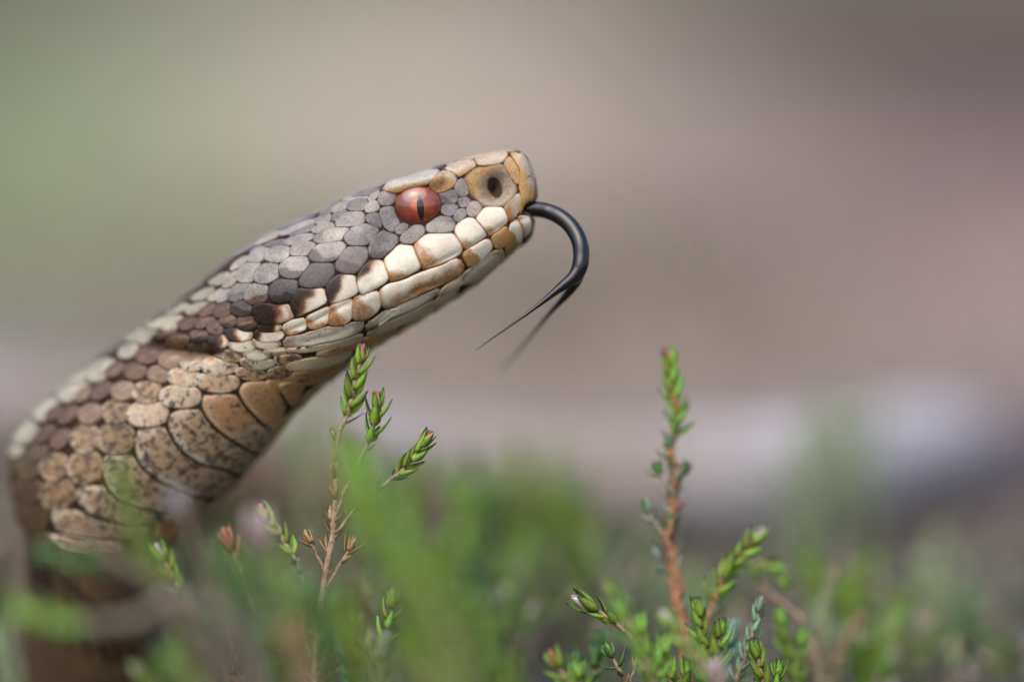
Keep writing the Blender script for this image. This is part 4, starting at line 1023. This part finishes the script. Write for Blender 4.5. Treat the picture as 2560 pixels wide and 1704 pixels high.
sprig('tall lone heather shoot on rusty orange stem with pink tip', [
  S([(1672,895),(1681,965),(1692,1050),(1676,1120),(1690,1180),(1682,1260),(1672,1340),(1688,1430),(1696,1510),(1712,1610),(1722,1750)], 308, stem='red', leafy=6.2, L=1.65, step=.58, rad=.30, base_rad=.62, kind='lime', old_kinds=['dry','rust','grey','blue','deep','deep'], old_step=.33, old_L=1.25),
  S([(1640,1165),(1660,1200),(1684,1240)], 307, leafy=1.6, L=1.1, kind='deep', tip='deep', rad=.14), S([(1716,1165),(1704,1200),(1686,1235)], 308, leafy=1.4, L=1.1, kind='deep', tip='deep', rad=.14),
  S([(1612,1258),(1640,1310),(1674,1360)], 307, leafy=2.2, L=1.1, kind='blue', tip='deep', rad=.14), S([(1640,1380),(1660,1430),(1692,1480)], 308, leafy=2.0, L=1.1, kind='blue', tip='grey', rad=.14)])
sprig('slanting heather shoot with pale pink tip leaning on the rusty stem\'s base', [
  S([(1895,1335),(1858,1385),(1812,1440),(1778,1520),(1750,1600),(1725,1700)], 307, stem='red', leafy=6.5, L=1.6, step=.6, kind='green', tip='lilac', rad=.22, old_kinds=['rust','deep','blue'], old_step=.6, old_L=1.3)])
sprig('hooked green heather tip with orange end crossing behind the slanting shoot', [
  S([(1962,1452),(1930,1420),(1892,1410),(1905,1470),(1960,1510),(2010,1560),(2040,1660),(2050,1760)], 313, leafy=5.0, L=1.5, kind='lime', tip='rust', rad=.24, old='dry')])
sprig('plump lime heather tip out of focus beside the lilac bud', [
  S([(1522,1468),(1548,1520),(1582,1575),(1606,1640),(1640,1720),(1660,1800)], 288, leafy=8, L=1.5, kind='lime', tip='dry', rad=.26)])
sprig('blurred heather tip with pinkish top between lime tips', [
  S([(1665,1540),(1700,1590),(1740,1640),(1790,1730),(1800,1800)], 289, leafy=6, L=1.4, kind='lime', tip='lilac', rad=.26)])
sprig('lilac tipped heather bud pointing sideways, crisp and small', [
  S([(1470,1514),(1520,1545),(1570,1585),(1610,1640),(1640,1740)], 300, leafy=3, L=1.7, kind='green', tip='lilac', rad=.2, budscale=1.6)])
sprig('tiny dark green rosette of heather at the foot of the lime tip', [
  S([(1520,1622),(1540,1660),(1570,1720),(1580,1800)], 300, leafy=2.4, L=1.3, kind='deep', tip='lime', rad=.18, spread=1.6),
  S([(1585,1590),(1592,1640),(1575,1710)], 300, leafy=2.4, L=.9, kind='dry', tip='dry', rad=.12)])
sprig('short olive heather tip rising out of the dark peat alone', [
  S([(1385,1648),(1410,1690),(1440,1740),(1455,1800)], 294, leafy=4, L=1.7, kind='lime', tip='rust', rad=.2, spread=1.3), S([(1448,1672),(1450,1720),(1450,1790)], 295, leafy=3, L=1.3, kind='lime', tip='lime', rad=.15)])
sprig('soft pinkish white heather bud low among lime tips', [
  S([(1790,1665),(1800,1720),(1810,1800)], 288, leafy=2, L=1.5, kind='lilac', tip='lilac', rad=.2)])
sprig('blue green heather shoot with a single silvery curled tip', [
  S([(1900,1505),(1886,1570),(1858,1650),(1830,1740),(1820,1800)], 303, leafy=7, L=1.2, kind='blue', tip='grey', rad=.2), S([(1760,1600),(1790,1660),(1826,1740)], 303, leafy=3, L=1.2, kind='blue', tip='deep', rad=.15)])
sprig('straw coloured dry heather stalk beside the green clump', [
  S([(2150,1545),(2110,1600),(2080,1680),(2060,1780)], 318, leafy=5, L=1.3, kind='dry', tip='dry', rad=.22), S([(2080,1430),(2060,1540),(2050,1660),(2056,1780)], 320, leafy=6, L=1.2, kind='sage', tip='dry', rad=.2)])
for lab, x, y, d in (('tall pale sage heather spray standing before the grey branch', 2080, 990, 385), ('slim sage heather spray next to the tall pale one', 2170, 1010, 390), ('short sage heather spray below the tall pale one', 2010, 1110, 380)):
    sprig(lab, [S([(x,y),(x+4,y+100),(x-6,y+220),(x+2,y+360),(x,y+460)], d, leafy=18, L=2.3, kind='sage', tip='sage', rad=.3, step=1.0),
                S([(x-50,y+70),(x-40,y+160),(x-8,y+300)], d, leafy=9, L=2.2, kind='sage', tip='sage', rad=.25, step=1.1)])
for lab, x, y, d, kd in (('bushy green heather shoot behind the pink tipped sprig', 1295, 1120, 352, 'green'), ('bright heather shoot rising in front of the grey branch', 1385, 1135, 356, 'lime'), ('dark green heather shoot close to the grey branch', 1450, 1200, 352, 'deep'), ('dim green heather shoot in the gap beside the chin sprig', 1180, 1150, 348, 'deep')):
    sprig(lab, [S([(x,y),(x+5,y+90),(x-5,y+200),(x+10,y+330),(x,y+470)], d, leafy=15, L=1.9, kind=kd, tip=kd, rad=.3, step=.95),
                S([(x-45,y+110),(x-30,y+190),(x-4,y+300)], d, leafy=7, L=1.8, kind=kd, tip='lime', rad=.25, step=1.0), S([(x+50,y+120),(x+34,y+200),(x+4,y+310)], d, leafy=7, L=1.8, kind=kd, tip=kd, rad=.25, step=1.0)])
sprig('large soft lime heather shoot arching before the chin sprig', [
  S([(850,1120),(880,1220),(930,1330),(1000,1450),(1060,1580),(1100,1720)], 264, leafy=16, L=2.5, kind='lime', tip='lime', rad=.28, step=.9), S([(905,1150),(925,1230),(950,1330)], 264, leafy=6, L=2.4, kind='lime', tip='lime', rad=.24, step=.7), S([(1000,1290),(1010,1380),(1030,1520)], 262, leafy=6, L=2.2, kind='lime', tip='lime', rad=.24)])
sprig('soft green heather shoot leaning across the lime one', [
  S([(1020,1340),(1050,1430),(1090,1520),(1130,1620),(1150,1740)], 256, leafy=12, L=1.8, kind='lime', tip='sage', rad=.28, step=.9)])
sprig('broad soft mid green heather shoot below the chin sprig', [
  S([(1130,1470),(1150,1540),(1180,1620),(1200,1720)], 268, leafy=9, L=1.8, kind='green', tip='lime', rad=.28, step=.9)])
sprig('thick soft green heather shoot with two tips under the arching lime one', [
  S([(990,1270),(1010,1370),(1035,1470),(1060,1590),(1080,1720)], 258, leafy=14, L=2.0, kind='lime', tip='lime', rad=.28, step=.8), S([(1120,1400),(1100,1480),(1060,1580),(1030,1700)], 258, leafy=8, L=2.0, kind='green', tip='lime', rad=.28, step=.8)])
sprig('dull olive heather shoot in the shade of the arching lime one', [
  S([(1060,1480),(1090,1560),(1130,1640),(1150,1740)], 262, leafy=10, L=1.9, kind='deep', tip='green', rad=.28, step=.8), S([(860,1480),(880,1560),(930,1660),(950,1750)], 262, leafy=9, L=1.9, kind='green', tip='green', rad=.28, step=.8)])
sprig('pale green heather shoot behind the snake\'s throat', [
  S([(800,990),(790,1080),(770,1180),(760,1320),(750,1480)], 350, leafy=14, L=2.0, kind='sage', tip='sage', rad=.3, step=1.0), S([(730,1070),(745,1150),(760,1260)], 352, leafy=7, L=2.0, kind='sage', tip='sage', rad=.25)])
sprig('soft green heather tip overlapping the snake\'s belly scales', [
  S([(300,1175),(315,1250),(345,1340),(400,1440),(470,1560),(520,1720)], 268, leafy=9, L=1.6, kind='green', tip='lime', rad=.28, stem='grey', old='dry')])
sprig('crisp small heather tip with pink bud left of the chin sprig', [
  S([(660,1278),(690,1325),(728,1380),(760,1460),(785,1560),(790,1720)], 297, leafy=4.2, L=1.5, kind='lime', tip='pink', rad=.2, old='deep', old_step=1.2)])
sprig('greyish tipped small heather shoot under the snake\'s belly', [
  S([(400,1378),(428,1430),(470,1500),(540,1600),(580,1740)], 295, leafy=3.6, L=1.6, kind='green', tip='lilac', rad=.2, old='blue', old_step=1.3)])
sprig('single rusty dried heather flower on short stalk', [
  S([(572,1352),(590,1400),(610,1450),(640,1560),(650,1720)], 296, leafy=2.2, L=1.7, kind='rust', tip='rust', rad=.18, old='deep', budscale=1.3)])
sprig('long low heather branch with pale lime tip lying across the dark hollow', [
  S([(42,1525),(130,1550),(230,1560),(330,1550),(450,1500),(560,1540),(640,1680)], 264, stem='grey', leafy=5, L=1.9, kind='lime', tip='lime', rad=.5, old='blue', old_step=1.6, base_rad=.75)])
sprig('brownish heather branch sloping over the foot of the snake', [
  S([(200,1330),(290,1400),(390,1470),(480,1560),(560,1700)], 270, stem='grey', leafy=1, L=1.4, kind='dry', tip='dry', rad=.45, old='dry', old_step=2, base_rad=.8)])
sprig('flat dark green heather shoot across the snake\'s lowest scales', [
  S([(110,1385),(180,1400),(250,1405),(330,1440),(420,1520),(470,1700)], 272, stem='grey', leafy=6, L=1.6, kind='deep', tip='blue', rad=.3)])
sprig('heather shoot with broad blue green leaves beside rusty twig', [
  S([(505,1570),(545,1620),(590,1680),(620,1760)], 300, stem='red', leafy=6, L=1.9, kind='blue', tip='blue', rad=.22, spread=1.5), S([(545,1580),(575,1640),(600,1700)], 301, leafy=1.6, L=1.2, kind='lilac', tip='lilac', rad=.14), S([(550,1690),(590,1700),(620,1750)], 299, stem='red', leafy=1, L=1.3, kind='rust', tip='lilac', rad=.26)])
sprig('star shaped bright green heather tip seen from above', [
  S([(668,1668),(672,1700),(680,1780)], 299, leafy=2.6, L=1.5, kind='green', tip='lime', rad=.16, spread=2.2)])
sprig('crisp bright green heather tip on silvery stalk', [
  S([(982,1492),(972,1550),(955,1610),(925,1665),(890,1740)], 299, leafy=4, L=1.6, kind='lime', tip='lime', stem='grey', rad=.2, old='blue', old_step=1.0)])
sprig('pink and green heather bud glowing over the black hollow', [
  S([(350,1680),(380,1720),(400,1800)], 280, leafy=3, L=1.6, kind='lime', tip='lilac', rad=.24)])
sprig('soft yellow green heather tip over the black hollow', [
  S([(420,1640),(450,1690),(500,1780)], 266, leafy=6, L=1.7, kind='lime', tip='lime', rad=.28)])
sprig('withered tan heather twig among green leaves', [
  S([(792,1590),(786,1640),(780,1700),(778,1780)], 300, leafy=5, L=1.5, kind='dry', tip='rust', rad=.2, spread=1.5), S([(840,1650),(815,1700),(785,1760)], 301, leafy=3, L=1.5, kind='rust', tip='dry', rad=.14)])
sprig('cream coloured dead heather stub with pointed end', [
  S([(1180,1668),(1140,1710),(1090,1770)], 288, leafy=2, L=2.0, kind='dry', tip='grey', rad=.3)])
sprig('pale grey lichen covered twig end before the belly', [
  S([(452,1260),(470,1310),(500,1380),(540,1480),(570,1680)], 272, stem='grey', leafy=1.4, L=2.2, kind='grey', tip='grey', rad=.4, old='dry', base_rad=.5)])
sprig('faded pink heather twig behind the crisp pink bud', [
  S([(640,1310),(660,1380),(690,1470),(720,1560),(730,1700)], 272, stem='grey', leafy=2.4, L=1.9, kind='lilac', tip='lilac', rad=.3, old='green', old_step=1.2)])
sprig('dark green heather shoot filling the gap under the pink bud', [
  S([(600,1400),(640,1470),(690,1560),(730,1650),(750,1760)], 270, leafy=9, L=1.7, kind='deep', tip='green', rad=.28)])
sprig('green heather shoot beside the faded pink twig', [
  S([(690,1410),(720,1480),(740,1560),(770,1660),(780,1760)], 268, leafy=8, L=1.7, kind='lime', tip='green', rad=.28)])
for lab, x, y, d, kd, tp in (
    ('dark green heather shoot crossing the grey lichen twig', 540, 1380, 276, 'deep', 'green'), ('blue green heather shoot under the rusty flower', 600, 1480, 280, 'blue', 'deep'),
    ('leafy green heather shoot at the foot of the chin sprig', 835, 1500, 284, 'green', 'lime'), ('olive heather shoot leaning beside the tawny bud', 660, 1520, 274, 'green', 'dry'),
    ('deep green heather shoot between tawny bud and withered twig', 760, 1450, 278, 'deep', 'blue'), ('shaded heather shoot rising from the hollow\'s rim', 470, 1480, 274, 'deep', 'deep'),
    ('small sage heather shoot close to the silvery stalk', 900, 1560, 290, 'sage', 'sage'), ('dense green heather shoot under the bent lime shoots', 1010, 1590, 276, 'green', 'green')):
    sprig(lab, [S([(x,y),(x+18,y+70),(x+46,y+150),(x+70,y+260)], d, leafy=9, L=1.6, kind=kd, tip=tp, rad=.2, step=.7),
                S([(x+62,y+40),(x+56,y+100),(x+50,y+170)], d, leafy=5, L=1.5, kind=kd, tip=tp, rad=.18, step=.75)])
sprig('tawny heather bud low in the green tangle', [
  S([(720,1585),(740,1640),(760,1720)], 266, leafy=2.4, L=1.9, kind='dry', tip='dry', rad=.28)])
sprig('pale heather shoot entering at the hollow\'s edge', [
  S([(-10,1590),(10,1650),(30,1740)], 272, leafy=5, L=1.7, kind='sage', tip='sage', rad=.28)])
for lab, x, y, d, kd in (('dark heather shoot growing farthest along the grey branch', 2330, 1480, 352, 'deep'), ('olive heather shoot with sandy tip beside the dark one', 2350, 1340, 356, 'sage'), ('mid green heather shoot between sage spray and straw stalk', 2180, 1410, 345, 'green'), ('low green heather shoot in front of the olive one', 2260, 1500, 340, 'green')):
    sprig(lab, [S([(x,y),(x-20,y+80),(x-50,y+180),(x-70,y+300)], d, leafy=13, L=1.9, kind=kd, tip=('dry' if kd == 'sage' else kd), rad=.3, step=.95),
                S([(x+50,y+90),(x+20,y+160),(x-40,y+270)], d, leafy=6, L=1.8, kind=kd, tip=kd, rad=.25, step=1.0)])

FILL = (
 ('soft green heather shoot in the blurred mass under the snake\'s chin', 'soft heather shoots under the chin', ((1180,1500,270,'lime'),(1100,1600,276,'green'),(1230,1600,278,'green'),(440,1540,278,'green'),(560,1530,286,'blue'),(860,1600,292,'blue'),(1140,1330,262,'green'))),
 ('hazy green heather shoot between the chin sprig and the grey branch', 'hazy heather shoots before the branch', ((1240,1180,350,'lime'),(1340,1200,352,'green'),(1130,1190,345,'lime'),(1420,1260,350,'green'),(1060,1150,348,'green'),(1200,1330,345,'deep'),(1320,1350,345,'lime'),(980,1130,350,'sage'))),
 ('fresh green heather shoot crowding the base of the rusty stem', 'green heather shoots round the rusty stem', ((1600,1560,294,'lime'),(1745,1520,298,'green'),(1830,1570,306,'blue'),(1950,1540,310,'lime'),(1660,1620,302,'green'),(1500,1600,306,'deep'),(1890,1620,300,'green'),(1750,1620,312,'deep'))),
 ('hazy green heather shoot among the straw stalks by the sage spray', 'hazy heather shoots by the straw stalks', ((2040,1540,324,'sage'),(2150,1420,332,'green'),(2240,1540,330,'lime'),(2120,1560,326,'green'),(2420,1520,345,'deep'),(2300,1420,345,'sage'),(2480,1600,342,'green'),(2020,1400,335,'green'))))
for lab, grp, items in FILL:
    for x, y, d, kd in items:
        sg = random.choice((-1, 1))
        hue = {'lime': 'lime', 'green': 'grass', 'deep': 'dark', 'blue': 'bluish', 'sage': 'sage'}[kd]
        sprig(lab.replace(' green', ' '+hue+' green', 1), [S([(x,y),(x+sg*14,y+70),(x+sg*36,y+150),(x+sg*50,y+260)], d, leafy=9, L=1.7 if d < 320 else 2.1, kind=kd, tip=kd, rad=.2, step=.75),
                    S([(x+sg*58,y+50),(x+sg*48,y+110),(x+sg*38,y+170)], d, leafy=5, L=1.6 if d < 320 else 2.0, kind=kd, tip=kd, rad=.18, step=.8)], grp)

# low undergrowth that reads as one mass between the sprigs and the branch
def undergrowth():
    V, F, Cc = [], [], []
    pal = [np.array(c)*1.25 for c in ((.08,.16,.04), (.05,.11,.04), (.13,.115,.07), (.10,.08,.065), (.15,.19,.08), (.18,.145,.14))]
    for k in range(5200):
        y = random.uniform(.312, .40); x = random.uniform(-.052, .056)*(y/.33)
        if x < -0.012 and y < .345 and random.random() < .8: continue
        if x > 0.030 and random.random() < .35: continue
        h = random.uniform(0.0, .012)*(1 if x < .012 else .6)*(1 if y < .35 else .35)
        a, b = random.uniform(0, 6.28), random.uniform(-.2, 1.2)
        d = np.array((math.cos(a)*math.cos(b), math.sin(a)*math.cos(b), math.sin(b))); sd_ = np.cross(d, (0, 0, 1)); sd_ /= np.linalg.norm(sd_)+1e-9
        L = random.uniform(.001, .0022); w = .00028; p = np.array((x, y, h-0.0005))
        c = pal[random.choice((0, 0, 1, 2, 3, 4, 5) if x < .02 else (1, 2, 3, 3, 5, 5))]*random.uniform(.7, 1.4)
        i = len(V); V += [p-sd_*w, p+sd_*w, p+d*L*.6+sd_*w, p+d*L*.6-sd_*w, p+d*L]; F += [(i, i+1, i+2, i+3), (i+3, i+2, i+4)]; Cc += [c]*5
    o = link_mesh('undergrowth', V, F, make_leafy_mat(), cols=Cc, smooth=False); o['kind'] = 'stuff'
    o['label'] = 'dark tangle of heather leaves and litter low on the peat'; o['category'] = 'undergrowth'
undergrowth()
